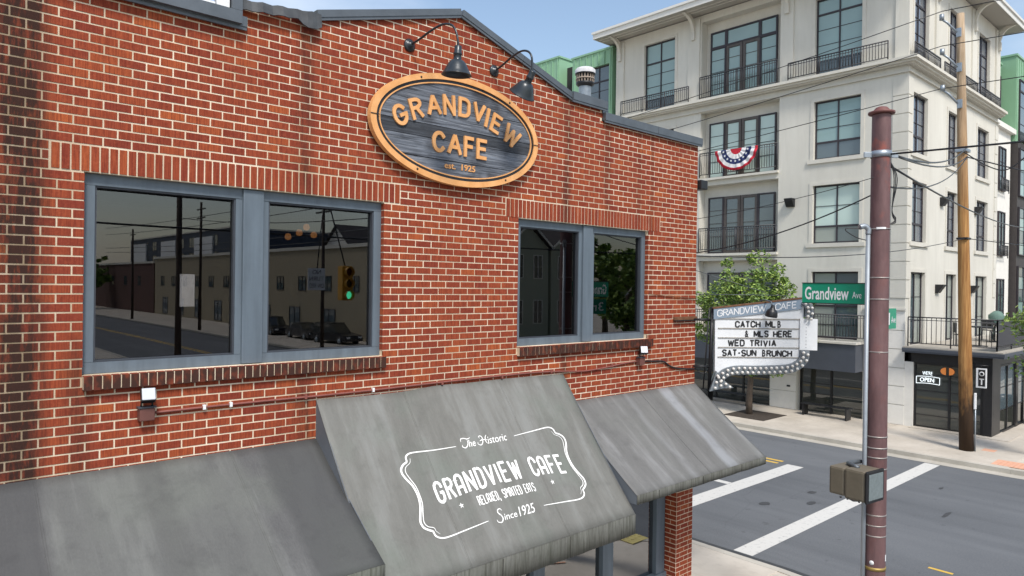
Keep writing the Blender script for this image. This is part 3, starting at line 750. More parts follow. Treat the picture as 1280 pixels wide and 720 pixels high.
def awning(name, x0, x1, zt, yf, zf, vh, m, label, sag=.010, seams=()):
    root = thing('awning', label, 'awning', ((x0+x1)/2, YF, zf), None)
    L = Vector((yf-YF, zf-zt)).length; dy, dz = (yf-YF)/L, (zf-zt)/L; ny, nz_ = dz, -dy   # outward normal (y, z)
    if nz_ < 0: ny, nz_ = -ny, -nz_
    def S(x, t, d=0):
        u = (x-x0)/(x1-x0)
        s_ = -sag*math.sin(math.pi*min(1, max(0, t/L)))*(1+.5*math.sin(x*2.1)) + .004*math.sin(x*5.3+1)*math.sin(math.pi*t/L)
        y, z = YF-.012+dy*t, zt+dz*t
        edge = math.sin(math.pi*u)
        if zt > 3.9: z += .018*math.exp(-((x-4.45)/.28)**2)*(1-t/L) - .012*math.sin(u*7)*(1-t/L)
        return (x, y+ny*(s_+d), z+nz_*(s_+d))
    nx, nt_ = 48, 14; mb = MB()
    vs = [S(x0+(x1-x0)*i/nx, L*j/nt_) for j in range(nt_+1) for i in range(nx+1)]
    mb.add(vs, [(j*(nx+1)+i, (j+1)*(nx+1)+i, (j+1)*(nx+1)+i+1, j*(nx+1)+i+1) for j in range(nt_) for i in range(nx)], True)
    cv = mb.build('canopy', m, root)
    # underside
    sm = cv.modifiers.new('thickness', 'SOLIDIFY'); sm.thickness = .008; sm.offset = -1
    # valance, gently rippled
    mb = MB(); n = 60; vv = []
    for i in range(n+1):
        x = x0+(x1-x0)*i/n; f = .0025*math.sin(x*9)
        vv += [(x, yf-.014, zf), (x, yf-.014+f, zf-vh*.5), (x, yf-.014+f*1.6, zf-vh+.0012*math.sin(x*17))]
    mb.add(vv, [(3*i+k, 3*i+k+1, 3*i+4+k, 3*i+3+k) for i in range(n) for k in (0, 1)], True)
    vl = mb.build('valance', M_aw_v, root); s2 = vl.modifiers.new('thickness', 'SOLIDIFY'); s2.thickness = .006; s2.offset = 1
    for x in (x0, x1):
        s = 1 if x == x0 else -1
        MB().prism([(YF-.006, zt-.01), (yf-.006, zf-.004), (yf-.006, zf-vh), (YF-.006, zf-vh)], x+s*.002, x+s*.008, lambda u, v, d: (d, u, v)).build('side_panel', M_aw_s, root)
    mb = MB()
    mb.tube([(x0+.02, yf+.03, zf-.05), (x1-.02, yf+.03, zf-.05)], .014, 6); mb.tube([(x0+.02, yf+.03, zf-vh+.03), (x1-.02, yf+.03, zf-vh+.03)], .014, 6)
    mb.build('frame_tube', M_blackm, root)
    for xs in seams:
        sb = MB()
        pts = [S(xs, L*k/16, .001) for k in range(17)]
        for dx in (-.007, .007):
            sb.tube([(p[0]+dx, p[1], p[2]) for p in pts], .0014, 4)
        sb.build('seam', m, root)
        # valance joint
    for k in range(int((x1-x0)/.92)):
        xk = x0+.4+.92*k
        MB().box(xk, xk+.003, yf-.026, yf-.018, zf-vh+.004, zf-.006).build('valance_fold', plain('dark fold', (.03, .03, .026), .9), root)
    return root, S, L
awl, _, _ = awning('awning', -2.0, 3.085, 3.648, 4.90, 2.83, .20, M_aw_l, 'charcoal cloth awning, lower and leftmost of the three on the cafe front', seams=(.87, 2.27))
awb, SB, LB = awning('awning', 3.062, 6.376, 4.008, 4.93, 2.545, .225, M_aw_big, 'large green grey middle awning printed with white cafe name and ornate border', seams=(4.02, 5.3))
awr, _, _ = awning('awning', 6.39, 9.284, 3.645, 4.92, 2.75, .105, M_aw_r, 'grey cloth awning with pale streaks over the corner pier, rightmost of three', seams=(7.9,))
# printed lettering on the middle awning (u = x, v = distance below the ridge)
M_print = plain('white print', (.80, .80, .78), .7, var=.06)
fnB = lambda u, v, d: SB(u, -v, .004+d)
arch = lambda u, v: (u, v + .075*math.cos((u-4.80)/1.05*math.pi/2) - .075)
lt = MB()
poster(lt, 'GRANDVIEW CAFE', 3.955, 5.665, -1.175, -.945, .029, fnB, arch, .66)
poster(lt, 'RELAXED, SPIRITED EATS', 4.38, 5.13, -1.345, -1.245, .0105, fnB, lambda u, v: (u, v+.02*math.cos((u-4.76)/.4)-.005), .55)
lt.build('lettering', M_print, awb)
lt = MB()
def cursive(txt, u0, u1, v0, v1, fn):
    put_text(lt, txt, u0, u1, v0, v1+.008, fn, 0, .004, 0, .25)
cursive('he', 4.545, 4.63, -.735, -.665, fnB); cursive('istoric', 4.795, 5.055, -.735, -.665, fnB); cursive('ince', 4.60, 4.765, -1.535, -1.482, fnB); cursive('1925', 4.80, 5.01, -1.54, -1.45, fnB)
def scr(pts, w_=.0085): ribbon(lt, [tuple(p) for p in catmull([(a, b) for a, b in pts], 6)], w_, fnB, .0006, lambda t: .55+.7*math.sin(math.pi*t))
scr([(4.455, -.665), (4.465, -.635), (4.50, -.632), (4.545, -.645), (4.585, -.635)]); scr([(4.54, -.645), (4.53, -.70), (4.49, -.735), (4.455, -.72), (4.46, -.70)])
scr([(4.70, -.66), (4.695, -.64), (4.72, -.635), (4.735, -.66), (4.72, -.71), (4.685, -.735), (4.655, -.72), (4.66, -.70)]); scr([(4.80, -.635), (4.775, -.66), (4.765, -.71), (4.785, -.735)]); scr([(4.69, -.69), (4.73, -.68), (4.79, -.69)])
scr([(4.60, -1.435), (4.585, -1.415), (4.555, -1.42), (4.545, -1.45), (4.57, -1.48), (4.575, -1.515), (4.545, -1.545), (4.505, -1.535), (4.50, -1.51)], .010)
prof = [(4.38, -.700), (4.10, -.682), (3.90, -.668), (3.82, -.672), (3.775, -.70), (3.765, -.748), (3.72, -.770), (3.683, -.805), (3.672, -.85), (3.692, -.91), (3.735, -.99), (3.752, -1.09), (3.738, -1.19), (3.70, -1.28), (3.678, -1.34), (3.69, -1.395), (3.735, -1.43), (3.768, -1.45), (3.778, -1.495), (3.83, -1.528), (3.92, -1.534), (4.10, -1.52), (4.40, -1.498)]
inn = [(3.815, -.72), (3.795, -.765), (3.735, -.80), (3.715, -.85), (3.735, -.92), (3.765, -1.0), (3.772, -1.09), (3.765, -1.18), (3.73, -1.28), (3.712, -1.35), (3.735, -1.395), (3.79, -1.42), (3.80, -1.455), (3.83, -1.49)]
for mir in (0, 1):
    f = (lambda p: (9.545-p[0], p[1])) if mir else (lambda p: p)
    q = catmull([f(p) for p in prof], 6); ribbon(lt, [tuple(v) for v in q], .019, fnB, .0, lambda t: .28+.9*math.sin(math.pi*t)**.6)
    q = catmull([f(p) for p in inn], 5); ribbon(lt, [tuple(v) for v in q], .0085, fnB, .0008, lambda t: .4+.8*math.sin(math.pi*t))
for cx in (4.175, 5.405):
    pts = [(cx+(.030 if i % 2 == 0 else .012)*math.sin(i*math.pi/5), -1.285+(.030 if i % 2 == 0 else .012)*math.cos(i*math.pi/5)) for i in range(10)]
    lt.add([fnB(u, v, 0) for u, v in pts] + [fnB(cx, -1.285, 0)], [(i, (i+1) % 10, 10) for i in range(10)])
lt.build('emblem', M_print, awb)

# ------------------------------------------------------------------ oval sign
OX, OZ, OA, OB = 4.675, 6.735, 1.128, .585
osn = thing('oval_sign', 'oval weathered timber sign with orange rim and raised orange cafe letters on brick gable', 'sign', (OX, YF, OZ))
g = NG('weathered blue black timber')
gr = g.noise(g.pos((1.1, 1, 30)), 1.7, 9, .72); gr2 = g.noise(g.pos((2.2, 1, 85)), 1.3, 5); kn = g.noise(g.pos((1, 1, 1)), 2.4, 3)
c = g.mix(g.ramp(gr, [(.33, 0.), (.70, 1.)]), (.010, .012, .017), (.21, .235, .28)); c = g.mix(g.ma('MULTIPLY', g.ramp(gr2, [(.55, 0.), (.75, 1.)]), .6), c, (.46, .49, .54))
c = g.mix(g.ma('MULTIPLY', g.ramp(kn, [(.5, 0.), (.65, 1.)]), .7), c, (.02, .02, .024))
zt_ = g.ma('ADD', g.n('SeparateXYZ', Vector=g.n('NewGeometry').outputs['Position']).outputs[2], g.ma('MULTIPLY', g.ma('SUBTRACT', kn, .5), .05))
bd = g.ma('MULTIPLY', g.n('MapRange', Value=zt_, From_Min=6.60, From_Max=6.63, To_Min=0., To_Max=1.).outputs[0], g.n('MapRange', Value=zt_, From_Min=6.75, From_Max=6.745, To_Min=0., To_Max=1.).outputs[0])
c = g.mix(g.ma('MULTIPLY', bd, .72), c, (.012, .014, .018))
M_timb = g.base(c, .75, 0, .4); g.bump(gr, .6, .008)
g = NG('orange sign paint'); c = g.mix(g.ramp(g.noise(g.pos((2, 2, 2)), 3, 5), [(.3, 0.), (.7, 1.)]), (.62, .29, .095), (.78, .41, .17)); M_orng = g.base(c, .6, 0, .4); g.bump(g.noise(g.pos(), 30, 3), .15, .003)
fnO = lambda u, v, d: (OX+u, YF-.075-d, OZ+v)
def ell(a, b, t): return (a*math.cos(t), b*math.sin(t))
# planks cut to the oval
cuts = [-.60, -.33, -.12, .015, .24, .60]
for i in range(len(cuts)-1):
    lo, hi = cuts[i]+.003, cuts[i+1]-.003
    P = [ell(OA-.02, OB-.02, 2*math.pi*k/96) for k in range(96)]
    P = clip(clip(P, lambda u, v: lo-v), lambda u, v: v-hi)
    MB().prism(P[::-1], -.052+.003*(i % 2), .0+.003*(i % 2), fnO).build('plank', M_timb, osn)
def ring(mb, a0, b0, a1, b1, d0, d1, n=96):
    vs = []
    for k in range(n):
        t = 2*math.pi*k/n; vs += [fnO(*ell(a0, b0, t), d0), fnO(*ell(a0, b0, t), d1), fnO(*ell(a1, b1, t), d1), fnO(*ell(a1, b1, t), d0)]
    return mb.add(vs, [(4*k+j, 4*k+j+1, 4*((k+1) % n)+j+1, 4*((k+1) % n)+j) for k in range(n) for j in range(3)])
ring(MB(), OA, OB, OA-.066, OB-.060, -.04, .022).build('rim', M_orng, osn)
ring(MB(), OA-.066, OB-.060, OA-.096, OB-.087, .004, .008).build('groove', M_black, osn)
ring(MB(), OA-.100, OB-.090, OA-.113, OB-.102, .0, .014).build('inner_rim', M_orng, osn)
MB().box(OX-OA, OX-OA+.10, YF-.103, YF-.098, OZ+.008, OZ+.016).box(OX+OA-.10, OX+OA, YF-.103, YF-.098, OZ+.006, OZ+.014).build('crack', M_black, osn)
sc_ = MB()
for t in (120, 52, 238, 305):
    u, v = ell(OA-.04, OB-.036, R(t)); sc_.lathe([(.012, 0), (.011, .004), (.004, .006)], 8, Matrix.Translation(fnO(u, v, .022)) @ Matrix.Rotation(R(90), 4, 'X'))
sc_.build('screws', M_blackm, osn)
dxo = 4.713-OX
for ch, u, v, wd, ro in (('g', -.822, .052, .175, 27), ('R', -.632, .148, .150, 20), ('a', -.416, .222, .180, 11), ('N', -.216, .256, .158, 4), ('D', -.012, .266, .158, -1),
        ('V', .190, .250, .175, -8), ('i', .312, .212, .05, -14), ('E', .440, .166, .135, -20), ('W', .676, .062, .235, -29)):
    mb = MB(); solid_letter(mb, ch, u+dxo, v, wd, .215, .036, fnO, .02, R(ro)); mb.build('letter', M_orng, osn)
for ch, u, wd in (('c', -.340, .175), ('a', -.135, .19), ('F', .055, .13), ('E', .235, .14)):
    mb = MB(); solid_letter(mb, ch, u+dxo, -.148, wd, .225, .038, fnO, .02, R(-1)); mb.build('letter', M_orng, osn)
mb = MB(); put_text(mb, 'est.  1925', -.26+dxo, .155+dxo, -.412, -.345, fnO, .008, .015); mb.build('date_lettering', M_orng, osn)
MB().box(OX-.7, OX+.7, YF-.03, YF-.008, OZ-.2, OZ-.16).box(OX-.7, OX+.7, YF-.03, YF-.008, OZ+.16, OZ+.2).build('batten', M_black, osn)

# ------------------------------------------------------------------ gooseneck lamps
M_lamp = plain('dark green black enamel', (.025, .033, .040), .32, .2, var=.25, scale=6)
def gooseneck(x, z, ang, reach, tilt, label):
    t = thing('gooseneck_lamp', label, 'lamp', (x, YF, z), 'gooseneck lamps over the oval sign')
    MB().lathe([(.001, 0), (.065, 0), (.068, .006), (.050, .016), (.030, .022), (.022, .045), (.001, .045)], 20, Matrix.Translation((x, YF-.008, z)) @ Matrix.Rotation(R(90), 4, 'X')).build('wall_plate', M_lamp, t)
    d = Vector((math.sin(ang), -math.cos(ang), 0))
    P = [(0, 0), (.12, .035), (.28, .095), (.42, .125), (.53, .10), (.59, .03), (reach, -.09), (reach, -.16)]
    q = catmull([(a*reach/.62, b) for a, b in P], 5)
    MB().tube([Vector((x, YF-.03, z)) + d*v.x + Vector((0, 0, v.y)) for v in q], .0115, 8).build('arm', M_lamp, t)
    end = Vector((x, YF-.03, z)) + d*(reach*reach/.62) + Vector((0, 0, -.15))
    Rm = Matrix.Translation(end) @ tilt
    MB().lathe([(.001, .03), (.030, .03), (.036, .02), (.036, -.035), (.043, -.04), (.043, -.055), (.037, -.06), (.040, -.10), (.050, -.115)], 20, Rm).build('neck', M_lamp, t)
    MB().lathe([(.045, -.105), (.066, -.116), (.086, -.140), (.104, -.172), (.124, -.212), (.142, -.244), (.150, -.252), (.144, -.253), (.116, -.205), (.08, -.15), (.02, -.13), (.001, -.13)], 28, Rm).build('shade', M_lamp, t)
    MB().lathe([(.001, -.20), (.02, -.19), (.028, -.17), (.018, -.14)], 10, Rm).build('bulb', M_white, t)
gooseneck(4.04, 2.431+K, R(13.5), .62, Matrix.Rotation(R(4), 4, 'X'), 'black gooseneck lamp pointing straight down over the top of the oval sign')
gooseneck(5.18, 2.414+K, R(2), .60, Matrix.Rotation(R(38), 4, 'X'), 'black gooseneck lamp tilted towards the wall, right of the oval sign top')

# ------------------------------------------------------------------ flood lights, conduit, cables
M_brn = plain('brown junction box', (.13, .05, .04), .6, var=.2)
def flood(x, z, az, label):
    t = thing('floodlight', label, 'floodlight', (x, YF, z))
    MB().bevbox(x-.055, x+.055, YF-.085, YF-.008, z-.055, z+.045, .008).build('junction_box', M_brn, t)
    MB().bevbox(x-.065, x+.065, YF-.095, YF-.02, z+.046, z+.058, .003).build('box_lid', M_frame_d, t)
    MB().tube([(x-.04, YF-.06, z+.058), (x-.04, YF-.07, z+.11)], .006, 6).tube([(x+.04, YF-.06, z+.058), (x+.04, YF-.07, z+.11)], .006, 6).build('bracket', M_blackm, t)
    Rm = Matrix.Translation((x, YF-.10, z+.15)) @ Matrix.Rotation(az, 4, 'Z') @ Matrix.Rotation(R(-24), 4, 'X')
    def bx(a, b, c0, d0, e, f):
        m = MB().bevbox(a, b, c0, d0, e, f, .006); m.v = [tuple(Rm @ Vector(v)) for v in m.v]; return m
    bx(-.052, .052, -.03, .045, -.052, .052).build('housing', M_blackm, t)
    bx(-.047, .047, -.037, -.031, -.047, .047).build('lens', plain('frosted lens', (.50, .52, .56), .3, var=.05), t)
flood(1.60, 4.05, R(-8), 'small floodlight with white lens on a brown box below the left upstairs window')
flood(7.885, 4.075, R(-38), 'small floodlight angled sideways on a brown box below the right upstairs window')
M_pipe = plain('painted red conduit', (.22, .07, .055), .6, var=.25)
t = thing('conduit', 'thin red brown conduit pipe running along the brick wall above the awnings', 'pipe', (3.5, YF, 4.04))
pp = [(1.66, 4.045), (2.4, 4.048), (3.055, 4.044), (3.768, 4.046), (4.582, 4.055), (5.765, 4.058), (6.30, 4.04), (6.75, 4.012), (7.2, 4.03), (7.55, 4.060), (7.83, 4.07)]
q = catmull([(a, b) for a, b in pp], 4)
MB().tube([(v.x, YF-.022, v.y) for v in q], .0105, 7).build('pipe', M_pipe, t)
for x in (2.05, 2.27, 2.95, 3.66, 4.5, 5.35, 6.15, 7.3):
    MB().bevbox(x-.012, x+.012, YF-.037, YF-.008, 4.028, 4.068, .003).build('clip', M_white if x in (2.27, 3.66, 2.05) else M_pipe, t)
t = thing('cable', 'black cable drooping from the right floodlight to the corner of the brick wall', 'cable', (8.5, YF, 4.0))
MB().tube([(v.x, YF-.02, v.y) for v in catmull([(7.95, 4.065), (8.2, 4.05), (8.45, 4.03), (8.6, 3.96), (8.75, 3.915), (9.0, 3.885), (9.27, 3.865)], 5)], .012, 6).build('cable_run', M_black, t)

# ------------------------------------------------------------------ marquee sign on the corner
TD = Vector((.7071, -.7071, 0)); TN = Vector((-.7071, -.7071, 0)); TO = Vector((9.28, 6.08, 0))
mq = thing('marquee_sign', 'white changeable letter marquee with slate blue header and bulb studded arrow border at cafe corner', 'sign', (10.2, 5.2, 4.2))
def sgp(x, y): return ((x-869.2)/83.3, K - (y-363.5-.0141*(x-945))/82.9)   # drawing units of the sign (83 per metre)
def fnM(u, v, d):
    a, b = sgp(u, v); return TO + TD*a + TN*d + Vector((0, 0, b))
M_mq = plain('white sign face', (.70, .72, .74), .45, var=.10, scale=5, bump=.05); M_mqb = plain('slate sign band', (.21, .27, .34), .5, var=.15); M_chan = plain('grey sheet metal channel', (.20, .225, .25), .45, .4, var=.35, scale=7)
M_rust = plain('rusty steel', (.16, .075, .035), .8, .2, var=.5, scale=14); M_let = plain('black plastic letter', (.012, .012, .014), .5)
def poly(mb, pts, d0, d1): mb.prism(pts[::-1] if False else pts, d0, d1, fnM); return mb
poly(MB(), [(892, 391), (1001, 379), (1001, 446), (996, 458), (985, 464), (910, 466), (893, 476)], .0, .10).build('cabinet', M_mq, mq)
poly(MB(), [(890, 389), (998, 376.5), (998, 389), (890, 402)], .1, .118).build('header_band', M_mqb, mq)
poly(MB(), [(889, 387.2), (1000, 374.6), (1000, 376.4), (889, 389)], -.01, .125).build('top_trim', M_rust, mq)
def slantfn(u, v, d): return fnM(u, v - (u-894.5)*.113, .12+d)
for i, (ch, a, b) in enumerate([('G', 894.8, 900.6), ('R', 902, 907.2), ('A', 908, 914), ('N', 915.4, 920.8), ('D', 922.4, 927.4), ('V', 928.4, 934.4), ('I', 936, 937.2), ('E', 939, 943.6), ('W', 944.4, 954), ('C', 966, 971.8), ('A', 972.4, 978.6), ('F', 980, 984.6), ('E', 986.4, 991.4)]):
    GWs = dict(GW); GW.clear(); mb = MB(); poster(mb, 'a' if ch == 'A' else ch, a, b, -398.9, -390.2, 1.05, lambda u, v, d: slantfn(u, -v, 0)); GW.update(GWs); mb.build('header_letter', M_white, mq)
# letter rails and letter strips
for k, y in enumerate((400.6, 412.4, 424.2, 436.2, 448.2)):
    x0, x1 = (896, 996.5)
    poly(MB(), [(x0, y), (x1, y+.6), (x1, y+1.8), (x0, y+1.2)], .1, .112).build('letter_rail', plain('dirty rail', (.33, .31, .28), .7, var=.4, scale=25), mq)
def line(txt, x0, x1, y, h=8.6):
    n = len(txt); ws = [{'I': .4, '-': .6, ' ': .8, 'M': 1.25, 'W': 1.4, '&': 1.2}.get(c, 1) for c in txt]; tot = sum(ws) + .42*(n-1); k = (x1-x0)/tot; u = x0
    for c, w_ in zip(txt, ws):
        if c != ' ':
            mb = MB(); dy = random.uniform(-.35, .35); GWs = dict(GW); GW.clear()
            if c in 'B&': put_text(mb, c, u+.3, u+w_*k, y+dy, y-h+dy, lambda p, q, d: fnM(p, q+(p-893)*.006, .104+d), 0, .03)
            else:
                poster(mb, 'a' if c == 'A' else c, u, u+w_*k, -y+dy, -y+h+dy, 1.75, lambda p, q, d: fnM(p, -q+(p-893)*.006, .104+d))
            GW.update(GWs); mb.build('letter', M_let, mq)
        if 0:
            mb = MB(); a, b = u, u+w_*k; dy = random.uniform(-.35, .35)
            if c == 'I': a, b = u+w_*k*.3, u+w_*k*.62
            if c == '-': put_text(mb, '-', a, b, y-3.6, y-5.0, lambda p, q, d: fnM(p, q+(p-893)*.006, .104+d), 0, .03)
            else: put_text(mb, c, a, b, y+dy, y-h+dy, lambda p, q, d: fnM(p, q+(p-893)*.006, .104+d), 0, .0 if c in 'MW' else .022, R(random.uniform(-1.2, 1.2)))
            mb.build('letter', M_let, mq)
        u += (w_+.42)*k
line('CATCH MLB', 917.6, 973.2, 412.0); line('& MLS HERE', 928.8, 986.6, 424.0); line('WED TRIVIA', 909.0, 967.2, 435.6); line('SAT-SUN BRUNCH', 902.0, 986.8, 448.0)
# blank white wing panel on the right
poly(MB(), [(996, 400.5), (1017.5, 401.2), (1017.5, 440.2), (996, 439.6)], .118, .126).build('blank_panel', M_mq, mq)
mb = MB()
for k in range(9): mb.lathe([(.001, .006), (.006, .004), (.007, 0)], 6, Matrix.Translation(fnM(1003.6, 404+k*4.1, .127)))
mb.build('rivets', M_blackm, mq)
# bulb channel: an S that ends in the arrow head
def channel(pts, wd, nm='bulb_channel'):
    q = catmull(pts, 6); Lf = []; Rg = []
    for i in range(len(q)):
        d = (q[min(i+1, len(q)-1)]-q[max(i-1, 0)]).normalized(); n_ = Vector((-d.y, d.x)); Lf.append(tuple(q[i]+n_*wd/2)); Rg.append(tuple(q[i]-n_*wd/2))
    mb = MB(); n_ = len(q); vs = []
    for d in (.02, .15): vs += [fnM(*p, d) for p in Lf] + [fnM(*p, d) for p in Rg]
    fs = []
    for i in range(n_-1):
        fs += [(2*n_+i, 2*n_+i+1, 3*n_+i+1, 3*n_+i), (i, n_+i, n_+i+1, i+1), (i, i+1, 2*n_+i+1, 2*n_+i), (n_+i, 3*n_+i, 3*n_+i+1, n_+i+1)]
    mb.add(vs, fs); mb.build(nm, M_chan, mq); return q
q1 = channel([(1001, 379), (1005.5, 385), (1007, 392), (1006, 400)], 9.5)
q2 = channel([(1002, 440), (1001.5, 449), (997, 456), (988, 461.5), (978, 463.5), (960, 464.5), (940, 465), (920, 465), (908, 467.5), (900, 473), (896, 479)], 11)
poly(MB(), [(893.5, 466), (905, 479), (915.5, 487), (902, 487.5), (886, 491.5), (889.5, 480)], .02, .15).build('arrow_head', M_chan, mq)
M_blb = plain('white sign bulb', (.66, .64, .60), .25, var=.15, scale=30)
bl_ = MB()
def bulb(u, v):
    c = fnM(u, v, .15); n_ = TN
    rot = Matrix.Translation(c) @ n_.to_track_quat('Z', 'Y').to_matrix().to_4x4()
    bl_.lathe([(.012, 0), (.014, .008), (.022, .020), (.023, .032), (.015, .046), (.001, .050)], 8, rot)
def along(q, step, offs):
    acc = 0; last = q[0]
    nxt = step*.4; tog = 0
    for i in range(1, len(q)):
        seg = (q[i]-last).length
        acc += seg; last = q[i]
        if acc >= nxt:
            d = (q[i]-q[i-1]).normalized(); n_ = Vector((-d.y, d.x))
            for o_, sh in offs:
                pnt = q[i]+n_*o_+d*sh; bulb(pnt.x, pnt.y)
            nxt += step
q2f = catmull([tuple(p) for p in q2], 6); q1f = catmull([tuple(p) for p in q1], 6)
along(q2f, 6.6, ((2.6, 0), (-2.6, 2.6))); along(q1f, 6.2, ((2.3, 0), (-2.3, 2.4)))
for p in ((895, 472), (899.5, 478), (905, 482), (910, 485.6), (899, 484), (892, 487), (893.5, 480)): bulb(*p)
stuff(bl_.build('bulbs', M_blb, mq))
# spotlight over the sign
mb = MB(); mb.tube([fnM(950, 379, .0), fnM(953, 377.6, .12), fnM(957, 380, .26), fnM(957.5, 386, .28)], .012, 7); mb.build('lamp_arm', M_coping, mq)
rot = Matrix.Translation(fnM(957.5, 388, .30)) @ Matrix.Rotation(R(10), 4, 'X')
MB().lathe([(.02, .05), (.03, .03), (.036, 0), (.065, -.02), (.082, -.055), (.088, -.10), (.086, -.125), (.07, -.10), (.001, -.06)], 18, rot).build('lamp_shade', M_black, mq)
# mast and brackets to the wall
mb = MB(); a = fnM(889.5, 387, .05); b = fnM(887, 492, .05); mb.tube([a, b], .028, 8)
mb.tube([fnM(886, 388, .05), fnM(880, 490, .02)], .012, 6); mb.build('mast', M_blackm, mq)
for za, zb in ((5.1-.48, 5.1-.47), (5.1-1.19, 5.1-1.19)):
    mb = MB(); e = fnM(889, 400, .05); mb.box(0, 0, 0, 0, 0, 0); mb.v = []; mb.f = []; mb.sm = []
    mb.tube([(9.20, YF-.03, za), (e.x, e.y, za+.0)], .017, 6); mb.tube([(9.26, YF+.06, za-.012), (e.x, e.y, za-.012)], .012, 6); mb.build('bracket', M_blackm, mq)
MB().bevbox(8.70, 9.285, YF-.03, YF-.009, 4.615, 4.665, .004).build('wall_plate', M_rust, mq)
MB().box(8.70, 9.33, YF-.05, YF-.009, 4.60, 4.612).build('wall_angle', M_blackm, mq)
mb = MB(); mb.tube([(v.x, v.y, v.z) for v in catmull([(9.27, YF-.02, 3.87), (9.34, 5.98, 3.80), (9.42, 5.93, 3.86), (9.46, 5.9, 4.1), (9.47, 5.9, 4.5)], 5)], .011, 6); mb.build('feed_cable', M_black, mq)
MB().tube([(8.10, YF-.02, 5.0), (8.66, YF-.02, 4.965), (9.27, YF-.02, 4.93)], .006, 5).build('stay_wire', M_rust, mq)
for p0, p1 in (((9.285, YF, 5.36), (10.02, 5.34, 5.04)), ((9.285, YF, 5.0), (10.25, 5.12, 5.0))):
    MB().tube([p0, p1], .005, 5).build('stay_wire', M_coping, mq)

# ------------------------------------------------------------------ painted steel pole with signs and signal
PXp, PYp = 9.38, 3.48
M_red = NG('faded maroon paint'); n1 = M_red.noise(M_red.pos((1.5, 1.5, .4)), 3, 6, .65); zz = M_red.n('SeparateXYZ', Vector=M_red.n('NewGeometry').outputs['Position']).outputs[2]
c = M_red.mix(M_red.ramp(n1, [(.3, 0.), (.7, 1.)]), (.085, .045, .046), (.185, .105, .105)); c = M_red.mix(M_red.ma('MULTIPLY', M_red.ramp(M_red.noise(M_red.pos((1, 1, .7)), 5, 5), [(.52, 0.), (.66, 1.)]), M_red.n('MapRange', Value=zz, From_Min=5.4, From_Max=7.2, To_Min=.15, To_Max=.9).outputs[0]), c, (.27, .075, .055))
M_red.base(c, .62, .1, .4); M_red.bump(M_red.noise(M_red.pos(), 18, 4), .2, .006); M_red = M_red.m
pole = thing('signal_pole', 'faded maroon steel pole with domed cap at the kerb by the cafe corner', 'pole', (PXp, PYp, .134))
T0 = Matrix.Translation((PXp, PYp, 0)); prof_ = [(.17, .134), (.17, .17), (.132, .19), (.127, 1), (.125, 2.5), (.120, 4), (.115, 5.5), (.109, 7.30)]
MB().lathe(prof_, 28, T0).build('shaft', M_red, pole)
MB().lathe([(.112, 7.305), (.150, 7.31), (.156, 7.322), (.154, 7.338), (.095, 7.345), (.088, 7.37), (.065, 7.395), (.035, 7.405), (.001, 7.407)], 28, T0).build('cap', plain('red cap paint', (.15, .055, .048), .6, var=.3, scale=10), pole)
M_galv = plain('galvanised steel', (.32, .36, .40), .42, .6, var=.25, scale=9)
mb = MB(); mb.lathe([(.112, 6.765), (.122, 6.765), (.122, 6.845), (.112, 6.845)], 28, T0); mb.build('clamp_band', M_galv, pole)
camr = Vector((.741, -.671, 0))
for s in (-1, 1):
    c0 = Vector((PXp, PYp, 6.80)) + camr*s*.160; mb = MB().bevbox(-.055, .055, -.012, .012, -.035, .035, .006); mb.v = [tuple(Matrix.Translation(c0) @ Matrix.Rotation(R(-42), 4, 'Z') @ Vector(v)) for v in mb.v]; mb.build('clamp_lug', M_galv, pole)
mb = MB()
for z in (2.02, 2.15, 2.28, 2.86, 3.0, 3.12, 3.26): mb.lathe([(.1235, z), (.127, z), (.127, z+.016), (.1235, z+.016)], 24, T0)
for z in (4.32, 4.98, 5.25, 5.86): mb.lathe([(.119, z), (.121, z), (.121, z+.014), (.119, z+.014)], 24, T0)
mb.build('strap', plain('dull strap steel', (.36, .33, .31), .5, .5), pole)
mb = MB().lathe([(.1255, 1.60), (.131, 1.60), (.131, 1.64), (.1255, 1.64)], 24, T0); mb.build('band', plain('brass strap', (.35, .25, .08), .5, .5), pole)
def wrap(z0, z1, a0, a1, r, m, nm='sticker', n=8):
    mb = MB(); vs = []
    for i in range(n+1):
        a = a0+(a1-a0)*i/n; vs += [(PXp+r*math.cos(a), PYp+r*math.sin(a), z0), (PXp+r*math.cos(a), PYp+r*math.sin(a), z1)]
    mb.add(vs, [(2*i, 2*i+2, 2*i+3, 2*i+1) for i in range(n)]); return mb.build(nm, m, pole)
AC = math.atan2(-PYp, -PXp)        # side of the pole that faces the viewer
wrap(1.27, 1.42, AC-.75, AC+.55, .1285, plain('pale sticker', (.62, .70, .68), .5, var=.1, scale=20)); wrap(1.30, 1.36, AC-.35, AC-.05, .1292, plain('teal print', (.08, .42, .38), .5)); wrap(1.29, 1.34, AC+.15, AC+.4, .1292, plain('teal print', (.08, .42, .38), .5)); wrap(1.375, 1.405, AC-.4, AC+.3, .1292, plain('grey print', (.2, .25, .24), .5, var=.6, scale=90))
MB().lathe([(.001, .002), (.028, .002), (.028, 0)], 14, Matrix.Translation((PXp, PYp, 1.70)) @ Matrix.Rotation(AC-.25, 4, 'Z') @ Matrix.Translation((.128, 0, 0)) @ Matrix.Rotation(R(90), 4, 'Y')).build('sticker', M_white, pole)
wrap(1.72, 1.80, AC+1.15, AC+1.42, .129, M_white); wrap(5.86, 5.885, AC-.3, AC+.6, .123, M_white, 'tape')
